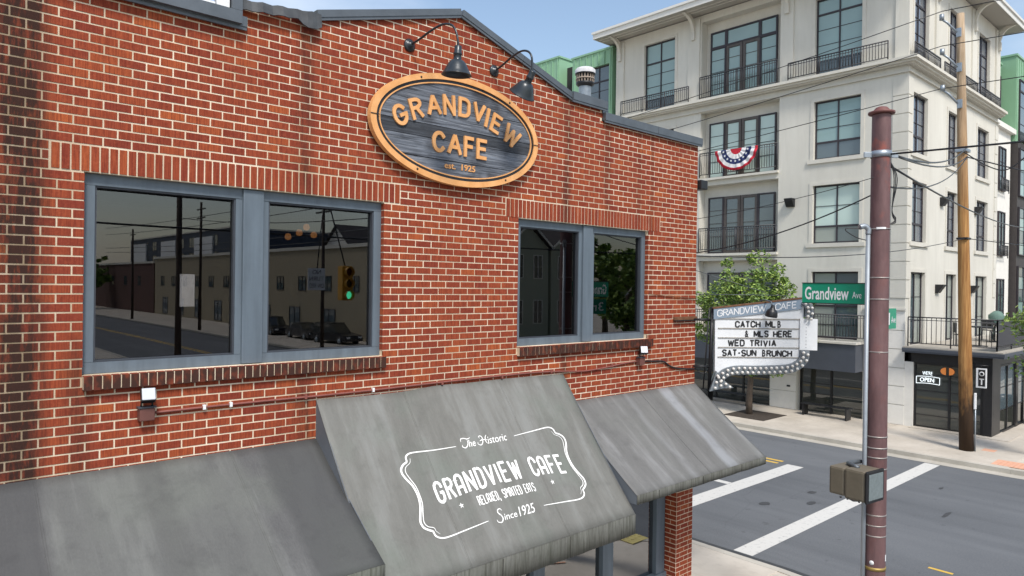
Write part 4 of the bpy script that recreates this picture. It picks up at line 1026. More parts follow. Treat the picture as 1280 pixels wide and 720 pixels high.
# conduit riser on the left of the pole
cpos = Vector((PXp, PYp, 0)) - camr*.158 + Vector((-.02, -.02, 0))
MB().tube([(cpos.x, cpos.y, .134), (cpos.x, cpos.y, 5.80)], .027, 10).build('riser_pipe', plain('grey riser pipe', (.30, .335, .37), .45, .3, var=.15), pole)
mb = MB(); mb.tube([(v.x, v.y, v.z) for v in catmull([(cpos.x, cpos.y, 5.80), (cpos.x, cpos.y, 5.86), (cpos.x-.03, cpos.y+.03, 5.90), (cpos.x-.09, cpos.y+.07, 5.885)], 5)], .034, 10); mb.build('weather_head', M_galv, pole)
mb = MB()
mb.tube([v for v in catmull([(cpos.x-.08, cpos.y+.06, 5.87), (cpos.x-.20, cpos.y+.20, 5.86), (cpos.x-.12, cpos.y+.10, 5.76), (cpos.x, cpos.y, 5.72)], 6)], .006, 5)
for dz in (0, .02, -.02):
    mb.tube([v for v in catmull([Vector((PXp, PYp, 6.72)) + camr*.12, Vector((PXp, PYp, 6.5)) + camr*(.19+dz), Vector((PXp, PYp, 6.1+dz)) + camr*.15, Vector((PXp, PYp, 5.98+dz)) + camr*.20, Vector((PXp, PYp, 5.93)) + camr*.12], 6)], .006, 5)
mb.build('drop_wire', M_black, pole)

# street name blades
M_grn = plain('reflective green sign', (.004, .25, .145), .35, var=.08, scale=3, bump=.02)
s1 = thing('street_sign', 'green street name blade reading Grandview Ave fixed to the maroon pole', 'sign', (9.42, 4.1, 5.05))
X = 9.40
MB().bevbox(X-.003, X+.003, 3.62, 4.475, 4.918, 5.182, .002).build('blade', M_grn, s1)
MB().box(X-.009, X+.009, 3.615, 4.48, 5.180, 5.190).box(X-.005, X+.005, 3.615, 4.48, 4.909, 4.919).build('edge_trim', M_blackm, s1)
fnS = lambda u, v, d: (X-.0045-d, -u, v)
mb = MB(); put_text(mb, 'Grandview', -4.435, -3.855, 4.962, 5.135, fnS, 0, .016); mb.build('lettering', M_white, s1); mb = MB(); put_text(mb, 'Ave', -3.81, -3.695, 4.99, 5.075, fnS, 0, .0); mb.build('lettering', M_white, s1)
mb = MB(); put_text(mb, 'Grandview', 3.66, 4.235, 4.975, 5.120, lambda u, v, d: (X+.0045+d, u, v), 0, .005); mb.build('lettering', M_white, s1)
s2 = thing('street_sign', 'green street name blade reading 3rd Ave mostly hidden behind the maroon pole', 'sign', (9.42, 3.62, 4.7))
MB().bevbox(9.45, 10.36, 3.612, 3.618, 4.58, 4.855, .002).build('blade', M_grn, s2)
mb = MB(); put_text(mb, '3rd', 9.60, 10.12, 4.635, 4.80, lambda u, v, d: (u, 3.608-d, v), 0, .01); mb.build('lettering', M_white, s2); mb = MB(); put_text(mb, 'Ave', 10.17, 10.32, 4.66, 4.75, lambda u, v, d: (u, 3.608-d, v), 0, .0); mb.build('lettering', M_white, s2)
mb = MB(); put_text(mb, '3rd', -10.28, -9.77, 4.635, 4.80, lambda u, v, d: (-u, 3.622+d, v), 0, .01); mb.build('lettering', M_white, s2); mb = MB(); put_text(mb, 'Ave', -9.68, -9.50, 4.66, 4.75, lambda u, v, d: (-u, 3.622+d, v), 0, .0); mb.build('lettering', M_white, s2)
# pedestrian signal head
sg = thing('pedestrian_signal', 'olive brown pedestrian signal box with dark rimmed grey lens on the maroon pole', 'traffic light', (PXp-.1, PYp, 2.7))
M_olv = plain('faded olive housing', (.135, .115, .082), .6, var=.2, scale=7)
Rg_ = Matrix.Translation(Vector((PXp, PYp, 2.685)) - camr*.305 - Vector((.671, .741, 0))*.20 + Vector((0, 0, .045))) @ Matrix.Rotation(R(-8), 4, 'Z') @ Matrix.Scale(.87, 4)
def sbox(a, b, c0, d0, e, f, bv, nm, m):
    mb = MB().bevbox(a, b, c0, d0, e, f, bv); mb.v = [tuple(Rg_ @ Vector(v)) for v in mb.v]; return mb.build(nm, m, sg)
sbox(-.215, .215, -.20, .10, -.215, .215, .035, 'housing', M_olv); sbox(-.200, .200, .101, .34, -.20, .20, .035, 'rear_housing', M_olv)
sbox(-.225, .225, -.235, -.202, -.225, .225, .02, 'rim', M_black); sbox(-.180, .180, -.243, -.236, -.180, .180, .006, 'lens', plain('grey green lens mesh', (.16, .19, .195), .5, var=.25, scale=30))
for zz_ in (.232, -.25):
    mb = MB(); mb.tube([Rg_ @ Vector(v) for v in ((-.05, -.02, zz_-.02 if zz_ > 0 else zz_+.02), (-.05, .05, zz_), (.02, .18, zz_), (.12, .18, zz_), (.28, .14, zz_))], .026, 8); mb.build('mount_arm', M_coping, sg)
mb = MB()
for u, v in ((-.12, -.222), (.05, -.222), (.15, -.222)): mb.lathe([(.001, 0), (.014, 0), (.014, .02), (.001, .02)], 8, Rg_ @ Matrix.Translation((-.21, u, v)))
mb.build('latch', M_blackm, sg)

# ------------------------------------------------------------------ leaning wooden utility pole
def wood_mat():
    g = NG('weathered timber pole'); z = g.n('SeparateXYZ', Vector=g.n('NewGeometry').outputs['Position']).outputs[2]
    st = g.noise(g.pos((14, 14, .7)), 1.5, 6, .6)
    c = g.mix(g.ramp(st, [(.3, 0.), (.7, 1.)]), (.20, .085, .025), (.46, .25, .09))
    up = g.n('MapRange', Value=z, From_Min=7.5, From_Max=12.0, To_Min=0., To_Max=.8).outputs[0]
    c = g.mix(up, c, g.mix(g.ramp(st, [(.3, 0.), (.7, 1.)]), (.30, .23, .15), (.50, .41, .31)))
    c = g.mix(g.ma('MULTIPLY', g.n('MapRange', Value=g.ma('ADD', z, g.ma('MULTIPLY', g.noise(g.pos((3, 3, 1)), 3, 5), 2.6)), From_Min=4.3, From_Max=2.6, To_Min=0., To_Max=1.).outputs[0], .94), c, (.022, .014, .010))
    g.base(c, .85, 0, .3); g.bump(st, .7, .012); return g.m
M_wood = wood_mat()
up_ = thing('utility_pole', 'tall brown timber utility pole tarred at the foot on the far pavement', 'utility pole', (25.4, 6.75, .134))
MB().tube([(25.4, 6.75+.36*i/10*1.02, .12+13.75*i/10) for i in range(11)], .205, 16, .11).build('shaft', M_wood, up_)
for z, L in ((13.45, .60), (12.35, .60), (11.2, .45)):
    y = 6.75+.36*(z/13.75); mb = MB()
    mb.bevbox(25.4-.21, 25.4-.15, y-.07, y+.07, z-.36, z-.08, .01)
    mb.tube([(25.2, y+.05, z-.2), (25.1, y+.28, z+.12), (25.0, y+.42, z+.25)], .035, 7); mb.tube([(25.0, y+.42, z+.22), (25.0, y+.42, z+.40)], .07, 8); mb.build('insulator_bracket', M_galv, up_)
MB().bevbox(25.30, 25.42, 6.50, 6.55, 1.45, 1.95, .01).build('tag_plate', M_white, up_); MB().tube([(25.40, 6.52, .14), (25.40, 6.53, 1.6)], .022, 6).build('ground_pipe', M_galv, up_)
MB().bevbox(25.2, 25.6, 6.82, 7.16, 9.47, 9.57, .02).build('clamp_band', M_galv, up_); MB().bevbox(25.2, 25.58, 6.76, 7.08, 6.72, 6.79, .02).build('clamp_band', M_blackm, up_)
def wire(p0, p1, sag, r, label, n=14, mat=None):
    p0, p1 = Vector(p0), Vector(p1)
    P = [p0.lerp(p1, i/n) - Vector((0, 0, sag*4*(i/n)*(1-i/n))) for i in range(n+1)]
    return tag(MB().tube(P, r, 5).build('overhead_wire', mat or M_black), label, 'wire', None)
wire((25.0, 7.5, 13.95), (25.0, 50, 11.2), .6, .014, 'top power line running left from the tip of the timber pole')
wire((25.0, 7.5, 12.85), (25.0, 50, 10.2), .6, .014, 'second power line down running left from the timber pole')
wire((25.0, 7.5, 11.50), (25.0, 50, 9.2), .5, .014, 'third power line running left from the lowest insulator of the timber pole')
wire((25.0, 7.5, 13.95), (25.0, -40, 13.4), .6, .014, 'top power line running right from the tip of the timber pole')
wire((25.0, 7.5, 12.85), (25.0, -40, 12.2), .5, .014, 'second power line running right from the timber pole')
wire((25.0, 7.5, 11.50), (25.0, -40, 11.6), .4, .014, 'third power line running right from the timber pole')
pc = Vector((PXp, PYp, 6.80)) + camr*.16
wire(pc, (25.3, 6.85, 9.6), .25, .016, 'span wire from the clamp of the maroon pole to the timber pole')
wire(pc, (25.3, 6.85, 9.3), .22, .015, 'thick black cable sagging between the maroon pole and timber pole')
wire((25.3, 6.85, 9.3), (70, -6, 9.6), .8, .022, 'thick cable leaving the timber pole to the right')
wire((PXp+.1, PYp, 6.72), (36.2, 7.2, 7.85), .3, .015, 'taut diagonal cable descending right from the maroon pole clamp')
wire((PXp, PYp, 6.35), (9.285, YF+.1, 5.62), .12, .009, 'black cable from the maroon pole to the corner of the brick wall')
wire((PXp+.1, PYp, 6.42), (25.2, 6.8, 9.3), .35, .012, 'thin cable looping from the maroon pole towards the timber pole')
wire((PXp-.1, PYp, 6.52), (9.285, YF+.4, 6.12), .06, .0045, 'upper thin grey wire from the maroon pole to the brick wall')
wire((9.285, YF+.6, 5.62), (25.3, 6.85, 6.76), .25, .010, 'thin wire from the cafe corner to the middle of the timber pole')
wire((25.3, 6.85, 6.76), (70, -2, 7.0), .3, .014, 'low thin wire leaving the timber pole to the right')
wire((9.285, YF+.9, 5.40), (27, 30, 8.8), .3, .008, 'thin wire from the cafe corner up over the side street') if False else None
mb = MB(); mb.tube(catmull([(25.1, 6.9, 9.45), (25.0, 6.2, 8.9), (25.0, 5.7, 8.75), (25.1, 5.2, 9.2), (25.1, 5.0, 9.7)], 6), .018, 6)
tag(mb.build('cable_loop', M_black), 'slack black cable loop hanging beside the timber pole', 'cable')

# ================================================================== PALE APARTMENT BLOCK
AX, AY = 28.2, 9.54          # front face x, right face y
ap = thing('apartment_building', 'five storey pale stucco apartment block with dark framed windows and wide eaves', 'building', (AX, AY, 0))
g = NG('pale stucco'); p = g.pos(); c = g.mix(g.ramp(g.noise(g.pos((1, 1, .35)), .7, 6, .6), [(.3, 0.), (.7, 1.)]), (.555, .535, .475), (.66, .64, .575))
c = g.mix(g.ma('MULTIPLY', g.ramp(g.noise(g.pos((3, 3, .25)), 1.4, 5), [(.50, 0.), (.78, 1.)]), .22), c, (.42, .40, .35))
M_stuc = g.base(c, .92, 0, .2); g.bump(g.noise(p, 25, 5), .35, .01)
M_stuc2 = plain('warm stucco trim', (.60, .575, .51), .9, var=.10, scale=2, bump=.2)
M_wht = plain('white painted block', (.74, .72, .67), .85, var=.08, scale=3, bump=.3)
M_fas = plain('white fascia', (.66, .65, .61), .6, var=.06); M_soff = plain('soffit boards', (.40, .375, .33), .8, var=.1, streak=(8, 1, 1))
M_wfr = plain('plum black window frame', (.035, .029, .036), .5, var=.2); M_dfr = plain('brown grey door frame', (.085, .072, .065), .5, var=.2); M_rail = plain('charcoal railing', (.045, .045, .05), .5, .2, var=.2)
HF = [(11.22, 13.05, 13.70, 16.80), (11.22, 13.05, 10.33, 12.67), (11.22, 13.05, 6.95, 9.28), (11.22, 13.05, 3.15, 5.81), (19.80, 21.60, 13.72, 17.02), (19.80, 21.60, 10.33, 12.67), (19.80, 21.60, 6.95, 9.28), (19.80, 21.60, 3.15, 5.81)]
ALC = [(14.53, 18.35, 13.70, 17.30), (14.53, 18.35, 10.08, 13.12), (14.53, 18.35, 6.66, 9.75), (14.53, 18.35, 3.10, 6.33)]
HR = [(a, b, z0, z1) for a, b in ((28.68, 30.22), (32.68, 33.98), (36.70, 38.42)) for z0, z1 in ((13.72, 16.75), (10.28, 12.52), (6.94, 9.22), (3.05, 5.80))]
GAR = [(11.0, 13.57, .02, 1.95), (14.78, 20.2, .02, 1.95), (21.2, 23.1, .02, 1.95)]
YL = 23.32; XR = 39.95; ZT = 17.62
def face_wall(mapf, u0, u1, z0, z1, holes, m, parent, nm='wall', dep=.26):
    mb = MB(); us = [u0, u1] + [x for h in holes for x in h[:2]]; vs = [z0, z1] + [x for h in holes for x in h[2:]]
    for a, b, c0, c1 in wall_cells(us, vs, holes): mb.add([mapf(a, c0, 0), mapf(b, c0, 0), mapf(b, c1, 0), mapf(a, c1, 0)], [(0, 1, 2, 3)])
    for a, b, c0, c1 in holes:
        P = [(a, c0), (b, c0), (b, c1), (a, c1)]
        for i in range(4): q0, q1 = P[i], P[(i+1) % 4]; mb.add([mapf(*q0, 0), mapf(*q0, dep), mapf(*q1, dep), mapf(*q1, 0)], [(0, 1, 2, 3)])
    return mb.build(nm, m, parent)
mF = lambda u, z, d: (AX+d, u, z); mR = lambda u, z, d: (u, AY+d, z)
w1 = face_wall(mF, AY, YL, 0, ZT, HF+ALC+GAR, M_stuc, ap, dep=.45)
w2 = face_wall(mR, AX, XR, 2.9, ZT, HR, M_stuc, ap, dep=.3)
MB().add([(AX, YL, 0), (XR, YL, 0), (XR, YL, ZT), (AX, YL, ZT)], [(0, 1, 2, 3)]).add([(XR, AY, 0), (XR, YL, 0), (XR, YL, ZT), (XR, AY, ZT)], [(0, 1, 2, 3)]).build('wall', M_stuc, ap)
MB().box(AX+.62, XR-.02, AY+.35, YL-.02, .0, ZT-.03).build('core', plain('dark core', (.03, .03, .03), .9), ap)
for a, b, z0, z1 in ALC: MB().add([mF(a, z0, .449), mF(b, z0, .449), mF(b, z1, .449), mF(a, z1, .449)], [(0, 1, 2, 3)]).build('recess_wall', M_stuc2, ap)
# surrounds
def surround(mapf, a, b, z0, z1, sill=True):
    t = .14; mb = MB()
    def bx(u0, u1, v0, v1, d=.025):
        p, q = mapf(u0, v0, -d), mapf(u1, v1, .005); mb.box(p[0], q[0], p[1], q[1], p[2], q[2])
    bx(a-t, b+t, z1+.002, z1+t); bx(a-t, a-.002, z0, z1); bx(b+.002, b+t, z0, z1)
    if sill: bx(a-t-.1, b+t+.1, z0-.16, z0-.002, .07)
    mb.build('window_surround', M_stuc2, ap)
for a, b, z0, z1 in HF: surround(mF, a, b, z0, z1, z1 < 13)
for a, b, z0, z1 in HR: surround(mR, a, b, z0, z1, 6 < z1 < 13)
# windows: frame mesh plus panes, shared by size
WC = {}
def wmesh(wd, cols, rows, t=.055, tc=.05, th=.018, fm=None, thick=()):
    """cols: relative splits; rows: heights from the bottom where bars run; thick rows are heavy"""
    key = (round(wd, 3), tuple(cols), tuple(rows), tuple(thick), (fm or M_wfr).name)
    if key in WC: return WC[key]
    H = rows[-1]; mb = MB(); mb.box(0, wd, 0, .09, 0, t); mb.box(0, wd, 0, .09, H-t, H); mb.box(0, t, .001, .09, t, H-t); mb.box(wd-t, wd, .001, .09, t, H-t)
    cs = [t] + [c*wd for c in cols] + [wd-t]
    for c in cs[1:-1]: mb.box(c-tc/2, c+tc/2, .004, .09, t, H-t)
    panes = []
    for r in rows[:-1]:
        hh = (.075 if r in thick else th)/2
        for i in range(len(cs)-1):
            a = cs[i] + (tc/2 if i else 0); b = cs[i+1] - (tc/2 if i < len(cs)-2 else 0); mb.box(a, b, .010 if r in thick else .025, .07, r-hh, r+hh)
    rs_ = [t] + [r for r in rows[:-1]] + [H-t]
    for i in range(len(cs)-1):
        for j in range(len(rs_)-1):
            a = cs[i] + (tc/2 if i else 0); b = cs[i+1] - (tc/2 if i < len(cs)-2 else 0)
            panes.append((a+.001, b-.001, rs_[j]+.012, rs_[j+1]-.012, i, j, len(rs_)-1))
    WC[key] = (mb.mesh('window', fm or M_wfr), panes, {}); return WC[key]
def window(parent, pos, rz, wd, cols, rows, fm=None, thick=(), pm=None, name='window', tc=.05, t=.055):
    me, panes, cache = wmesh(wd, cols, rows, fm=fm, thick=thick, tc=tc, t=t)
    wo = inst(name, me, pos, parent, rz)
    for a, b, c0, c1, i, j, nj in panes:
        m = pm(i, j, nj) if pm else M_pane[0]
        key = (round(b-a, 3), round(c1-c0, 3), m.name)
        if key not in cache: cache[key] = MB().box(0, b-a, 0, .008, 0, c1-c0).mesh('pane', m)
        o = bpy.data.objects.new('pane', cache[key]); col.objects.link(o); o.parent = wo; o.location = (a, .045, c0)
        # each pane sits very slightly out of true
        o.rotation_euler = (random.uniform(-.004, .004), 0, random.uniform(-.004, .004))
    return wo
RF = R(-90)
def fw(a, b, z0, z1, d=.12, **k): return window(ap, (AX+d, b, z0), RF, b-a, [.5], k.pop('rows'), **k)
def pA(kind):
    def f(i, j, n):
        if kind == 'blind': return M_pane[0] if j else M_pane[2]
        if kind == 'mixed': return M_pane[1] if j >= n-2 else (M_pane[3] if i == 0 else M_pane[2])
        if kind == 'curtain': return M_pane[3] if i == 0 else M_pane[2]
        return M_pane[2]
    return f
fw(11.22, 13.05, 13.70, 16.80, rows=[.62, 1.24, 1.86, 2.48, 3.10], thick=(2.48,), pm=pA('blind')); fw(11.22, 13.05, 10.33, 12.67, rows=[.68, 1.25, 1.80, 2.34], thick=(.68,), pm=pA('blind'))
fw(11.22, 13.05, 6.95, 9.28, rows=[.68, 1.50, 2.33], thick=(.68,), pm=pA('mixed')); fw(11.22, 13.05, 3.15, 5.81, rows=[.55, 1.30, 2.66], thick=(1.30,), pm=pA('curtain'))
fw(19.8, 21.6, 13.72, 17.02, rows=[.60, 1.2, 1.8, 2.35, 3.30], thick=(2.35,), pm=pA('blind'))
for z0, z1 in ((10.33, 12.67), (6.95, 9.28), (3.15, 5.81)): fw(19.8, 21.6, z0, z1, rows=[.68, 1.25, 1.80, z1-z0], thick=(.68,), pm=pA('blind'))
def doors(z0, z1, trans, pm):
    """side light, two leaves, side light in a recess"""
    a, b = 14.86, 18.10; d = .34; H = z1-z0; h = H-.75 if trans else H
    rows = [h*.30, h*.53, h*.76, h]
    window(ap, (AX+d, b, z0), RF, .78, [], rows, pm=pm); window(ap, (AX+d, a+.78, z0), RF, .78, [], rows, pm=pm)
    for k in (0, 1): window(ap, (AX+d+.02, b-.80-.83*k, z0), RF, .80, [], rows, fm=M_dfr, pm=pm, name='balcony_door', t=.12)
    MB().box(AX+d-.01, AX+d+.08, a+.782, a+.80, z0, z0+h).build('door_post', M_wfr, ap); MB().box(AX+d-.01, AX+d+.08, b-.80, b-.782, z0, z0+h).build('door_post', M_wfr, ap)
    if trans:
        window(ap, (AX+d, b, z0+h+.002), RF, .80, [], [.748], pm=pm, t=.07); window(ap, (AX+d, b-.802, z0+h+.002), RF, 1.636, [], [.748], pm=pm, t=.07); window(ap, (AX+d, a+.80, z0+h+.002), RF, .80, [], [.748], pm=pm, t=.07)
doors(13.72, 16.82, True, lambda i, j, n: M_pane[0]); doors(10.1, 12.65, False, lambda i, j, n: M_pane[1] if j < 4 else M_pane[0]); doors(6.68, 9.24, False, lambda i, j, n: M_pane[2]); doors(3.12, 5.80, False, lambda i, j, n: M_pane[2])
for a, b, z0, z1 in HR:
    H = z1-z0
    if z0 > 13: rows = [.6, 1.15, 1.75, 2.25, H]; tk = (2.25,)
    elif z0 > 6: rows = [.70, 1.20, 1.72, H]; tk = (.70,)
    else: rows = [H*.33, H*.66, H]; tk = ()
    window(ap, (a, AY+.10, z0), 0, b-a, [.5], rows, thick=tk, pm=(lambda i, j, n: M_pane_sky) if z0 > 6 else (lambda i, j, n: M_pane[3] if i else M_pane[2]))
# floor ledge, mouldings and quoins
def ledge(z0, z1, d):
    m = MB(); m.prism([(AX-d, YL+.002), (AX-d, AY-d), (XR+.002, AY-d), (XR+.002, AY-.001), (AX-.001, AY-.001), (AX-.001, YL+.002)], z0, z1, lambda u, v, dd: (u, v, dd)); m.build('moulding', M_stuc2, ap)
ledge(13.55, 13.66, .40); ledge(13.47, 13.548, .30); ledge(13.42, 13.468, .20); ledge(13.16, 13.20, .09)
zq = [4.81 + .684*k for k in range(13)]
for k in range(len(zq)-1):
    z0, z1 = zq[k]+.018, zq[k+1]-.018
    if z1 > 13.1: z1 = 13.10
    MB().prism([(AX-.03, AY+.52), (AX-.03, AY-.03), (AX+.42, AY-.03), (AX+.42, AY-.001), (AX-.001, AY-.001), (AX-.001, AY+.52)], z0, z1, lambda u, v, d: (u, v, d)).build('quoin', M_stuc, ap)
    MB().box(XR-.45, XR+.03, AY-.03, AY-.001, z0, z1).build('quoin', M_stuc, ap)
for y0, y1 in ((18.42, 19.05), (22.85, 23.33), (13.95, 14.50), (9.52, 10.0)): MB().box(AX-.07, AX-.001, y0, y1, 13.662, ZT-.12).build('pilaster', M_stuc, ap)
for x0, x1 in ((30.9, 31.3), (35.6, 36.1), (39.3, 39.95)): MB().box(x0, x1, AY-.07, AY-.001, 13.662, ZT-.12).build('pilaster', M_stuc, ap)
# white ground storey and grooved blocks
zg = [0.13, .87, 1.555, 2.235, 2.93, 3.62, 4.36]
for i in range(6):
    MB().box(AX-.035, AX-.001, AY-.02, 10.95, zg[i]+.014, zg[i+1]-.014).build('facing_block', M_wht, ap)
for i in range(3): MB().box(AX-.035, AX-.001, 13.62, 14.74, zg[i]+.014, min(1.93, zg[i+1]-.014)).build('facing_block', M_wht, ap)
for i in range(3): MB().box(AX-.035, AX-.001, 20.25, 21.15, zg[i]+.014, min(1.93, zg[i+1]-.014)).build('facing_block', M_wht, ap)
MB().box(AX-.09, AX-.001, AY-.06, 10.98, 4.362, 4.44).build('moulding', M_stuc2, ap)
MB().box(AX-.06, AX-.036, 13.86, 14.0, 1.05, 1.12).build('vent', M_blackm, ap)
# eaves
rf = MB(); ex, ey = 27.05, 8.72
rf.box(ex, XR+.9, ey, YL+.62, 17.66, 17.72); rf.build('soffit', M_soff, ap)
MB().box(ex-.03, ex-.002, ey-.03, YL+.65, 17.62, 17.94).box(ex, XR+.93, ey-.03, ey-.002, 17.62, 17.94).box(ex, XR+.9, YL+.622, YL+.65, 17.62, 17.94).box(XR+.902, XR+.93, ey, YL+.62, 17.62, 17.94).build('fascia', M_fas, ap)
MB().box(ex-.09, ex-.032, ey-.09, YL+.70, 17.86, 17.97).box(ex-.03, XR+.95, ey-.09, ey-.032, 17.86, 17.97).build('gutter', M_fas, ap)
MB().box(ex, XR+.9, ey, YL+.62, 17.721, 17.93).build('roof', plain('grey roof', (.3, .3, .3), .8), ap)
for d in (.35, .62): MB().box(ex+d, ex+d+.05, ey+.4, YL+.6, 17.63, 17.659).build('soffit_strip', M_stuc2, ap)
def bracket(face, u):
    P = [(0, 16.75), (.10, 16.75), (.13, 17.0), (.30, 17.35), (.62, 17.56), (.95, 17.60), (.95, 17.655), (0, 17.655)]
    P = [(a, b) for a, b in P]
    f = (lambda a, z, d: (AX-.071-a, u+d, z)) if face == 'f' else (lambda a, z, d: (u+d, AY-.071-a*.75, z))
    # curved corbel built as a thick band plus its back
    out_ = catmull([(.06, 16.75), (.10, 17.0), (.25, 17.32), (.52, 17.52), (.9, 17.62)], 4); inn_ = [(v.x-.02 if i < 8 else v.x, v.y+.13 if i > 4 else v.y) for i, v in enumerate(out_)]
    mb = MB(); n = len(out_)
    for i in range(n-1):
        a, b = out_[i], out_[i+1]; c2, d2 = (max(0, a.x-.12), min(17.655, a.y+.14)), (max(0, b.x-.12), min(17.655, b.y+.14))
        mb.prism([(a.x, a.y), (b.x, b.y), d2, c2], -.07, .07, f)
    mb.box(*( (AX-.071-.10, AX-.071, u-.09, u+.09, 16.55, 16.95) if face == 'f' else (u-.09, u+.09, AY-.071-.10, AY-.071, 16.55, 16.95)))
    mb.build('eave_bracket', M_stuc2, ap)
for y in (18.74, 23.08, 14.2, 9.8): bracket('f', y)
for x in (31.1, 35.85, 39.6): bracket('r', x)
# railings: top and bottom bars, balusters
def railing(p0, p1, z0, z1, step=.11, post=True, nm='railing', parent=None, m=None, r=.013, screen=False):
    p0, p1 = Vector((*p0, 0)), Vector((*p1, 0)); L = (p1-p0).length; d = (p1-p0)/L; mb = MB()
    def bar(a, b, w_): mb.tube([a, b], w_, 4)
    for z, w_ in ((z1, .028), (z1-.10, .016), (z0+.06, .022)): bar(p0+Vector((0, 0, z)), p1+Vector((0, 0, z)), w_)
    n = max(2, int(L/step))
    for i in range(n+1):
        q = p0 + d*L*i/n; bar(q+Vector((0, 0, z0+.06)), q+Vector((0, 0, z1-.02)), r)
    if post:
        for k in range(int(L/1.9)+2):
            q = p0 + d*min(L, L*k/(int(L/1.9)+1)); bar(q+Vector((0, 0, z0-.06)), q+Vector((0, 0, z1)), .026)
    return mb.build(nm, m or M_rail, parent or ap)
xr = AX-.06
railing((xr-.1, 14.58), (xr-.1, 18.32), 13.72, 14.72); railing((xr, 14.58), (xr, 18.32), 10.2, 11.24); railing((xr, 14.58), (xr, 18.32), 6.78, 7.80)
railing((xr-.2, 10.18), (xr-.2, 14.05), 13.72, 14.40); railing((xr-.2, 18.86), (xr-.2, 22.84), 13.74, 14.42)
for x0, x1 in ((28.2, 31.0), (31.5, 35.9), (36.4, 39.5)): railing((x0, AY-.2), (x1, AY-.2), 13.72, 14.22)
railing((xr-.3, 10.3), (xr-.3, 20), 3.2, 4.12)
for z in (10.08, 6.64): MB().box(AX-.16, AX+.44, 14.50, 18.36, z-.10, z-.002).build('balcony_slab', M_stuc2, ap)
# plants behind the top balcony rail
M_leaf = [plain('leaf %s' % n, c, .6, var=.35, scale=9, bump=0) for n, c in (('light', (.30, .40, .085)), ('mid', (.19, .30, .06)), ('deep', (.09, .16, .035)))]
# sconces
def sconce(p, face):
    mb = MB(); f = (lambda a, z, d: (AX-a, p[0]+d, p[1]+z)) if face == 'f' else (lambda a, z, d: (p[0]+d, AY-a, p[1]+z))
    mb.prism([(0, .16), (.30, .16), (.30, .12), (.10, -.18), (0, -.18)], -.17, .17, f); return mb.build('wall_light', M_blackm, ap)
sconce((13.96, 8.68), 'f'); sconce((18.9, 5.3), 'f')
for x, z in ((32.0, 8.72), (36.6, 8.72), (31.6, 5.2), (36.1, 5.2)): sconce((x, z), 'r')
# lower wing of the right face, plain render, and its windows
MB().box(XR+.01, 43.4, AY+.25, AY+.5, 2.9, 13.2).box(XR+.01, 43.6, AY+.05, AY+.5, 13.202, 13.45).build('wall', M_wht, ap)
for z0, z1 in ((10.15, 12.3), (6.9, 9.1), (3.4, 5.75)): window(ap, (41.15, AY+.16, z0), 0, 1.15, [.5], [(z1-z0)*.33, (z1-z0)*.66, z1-z0], pm=lambda i, j, n: M_pane[2])
railing((41.1, AY+.05), (42.35, AY+.05), 10.1, 10.7); railing((41.1, AY+.05), (42.35, AY+.05), 6.85, 7.4)
# shop canopy band and garage doors on the front
M_band = plain('slate canopy', (.065, .075, .095), .55, var=.15, scale=2)
MB().box(AX-.75, AX-.04, 10.98, 23.2, 1.97, 3.02).build('canopy_band', M_band, ap); MB().box(AX-.82, AX-.04, 10.94, 23.2, 3.022, 3.10).build('terrace_edge', M_stuc2, ap)
def garage(a, b):
    n = max(2, round((b-a)/1.28)); window(ap, (AX+.22, b, .02), RF, b-a, [k/n for k in range(1, n)], [.42, .84, 1.26, 1.93], fm=M_black, pm=lambda i, j, n: M_pane_dark, name='garage_door', tc=.08, t=.07)
for a, b, _z, _y in GAR: garage(a, b)

# one storey corner shop with terrace on the right
CS = thing('corner_shop', 'single storey black framed corner shop with a roof terrace under the apartment block', 'building', (AX, 6.8, 0))
Y0c = 6.76
MB().box(AX+.02, AX+.12, 7.02, 7.06, .13, 2.5).box(AX-.01, AX+.14, Y0c, 7.02, .13, 2.86).box(AX-.01, AX+.10, 7.021, 9.30, 2.50, 2.86).build('facade_frame', M_black, CS)
MB().box(AX-.02, AX+.10, 9.22, AY-.021, .13, 2.495).build('jamb', M_wht, CS)
window(CS, (AX+.05, 9.21, .13), RF, 2.15, [.53], [.48, .92, 1.36, 1.95, 2.37], fm=M_black, pm=lambda i, j, n: M_pane_dark, name='shop_window', tc=.07, t=.06)
MB().box(AX+.15, 29.2, Y0c, Y0c+.12, .13, 2.86).box(29.2, 52, Y0c+.003, Y0c+.12, 2.55, 2.86).box(31.3, 31.6, Y0c, Y0c+.12, .13, 2.549).box(33.5, 34.2, Y0c, Y0c+.12, .13, 2.549).box(36.5, 52, Y0c, Y0c+.12, .13, 2.549).build('facade_frame', M_black, CS)
for x in (29.22, 31.62, 34.22): window(CS, (x, Y0c+.02, .13), 0, 2.05 if x < 31 else (1.85 if x < 34 else 2.2), [.5], [.8, 1.6, 2.40], fm=M_black, pm=lambda i, j, n: M_pane[2] if j else M_pane_dark, name='shop_window', tc=.07, t=.06)
MB().box(AX+.3, 52, Y0c+.3, AY-.05, .13, 2.8).build('core', plain('dark core', (.03, .03, .03), .9), CS)
MB().box(AX-.30, 52, 6.40, AY-.04, 2.92, 3.06).build('terrace_slab', plain('terrace concrete', (.36, .33, .28), .9, var=.15), CS)
MB().box(AX-.34, 52, 6.36, AY-.04, 2.862, 2.918).box(AX-.36, 52, 6.34, 6.399, 2.92, 3.02).box(AX-.36, AX-.302, 6.40, AY-.04, 2.92, 3.02).build('fascia', M_band, CS)
MB().box(AX-.35, 29.5, 6.2, 9.25, .125, .16).build('door_step', M_conc, CS)
railing((AX-.12, AY-.16), (AX-.12, 6.62), 3.14, 4.14, .15, nm='railing', parent=CS); railing((AX-.12, 6.62), (50, 6.62), 3.14, 4.14, .15, nm='railing', parent=CS)
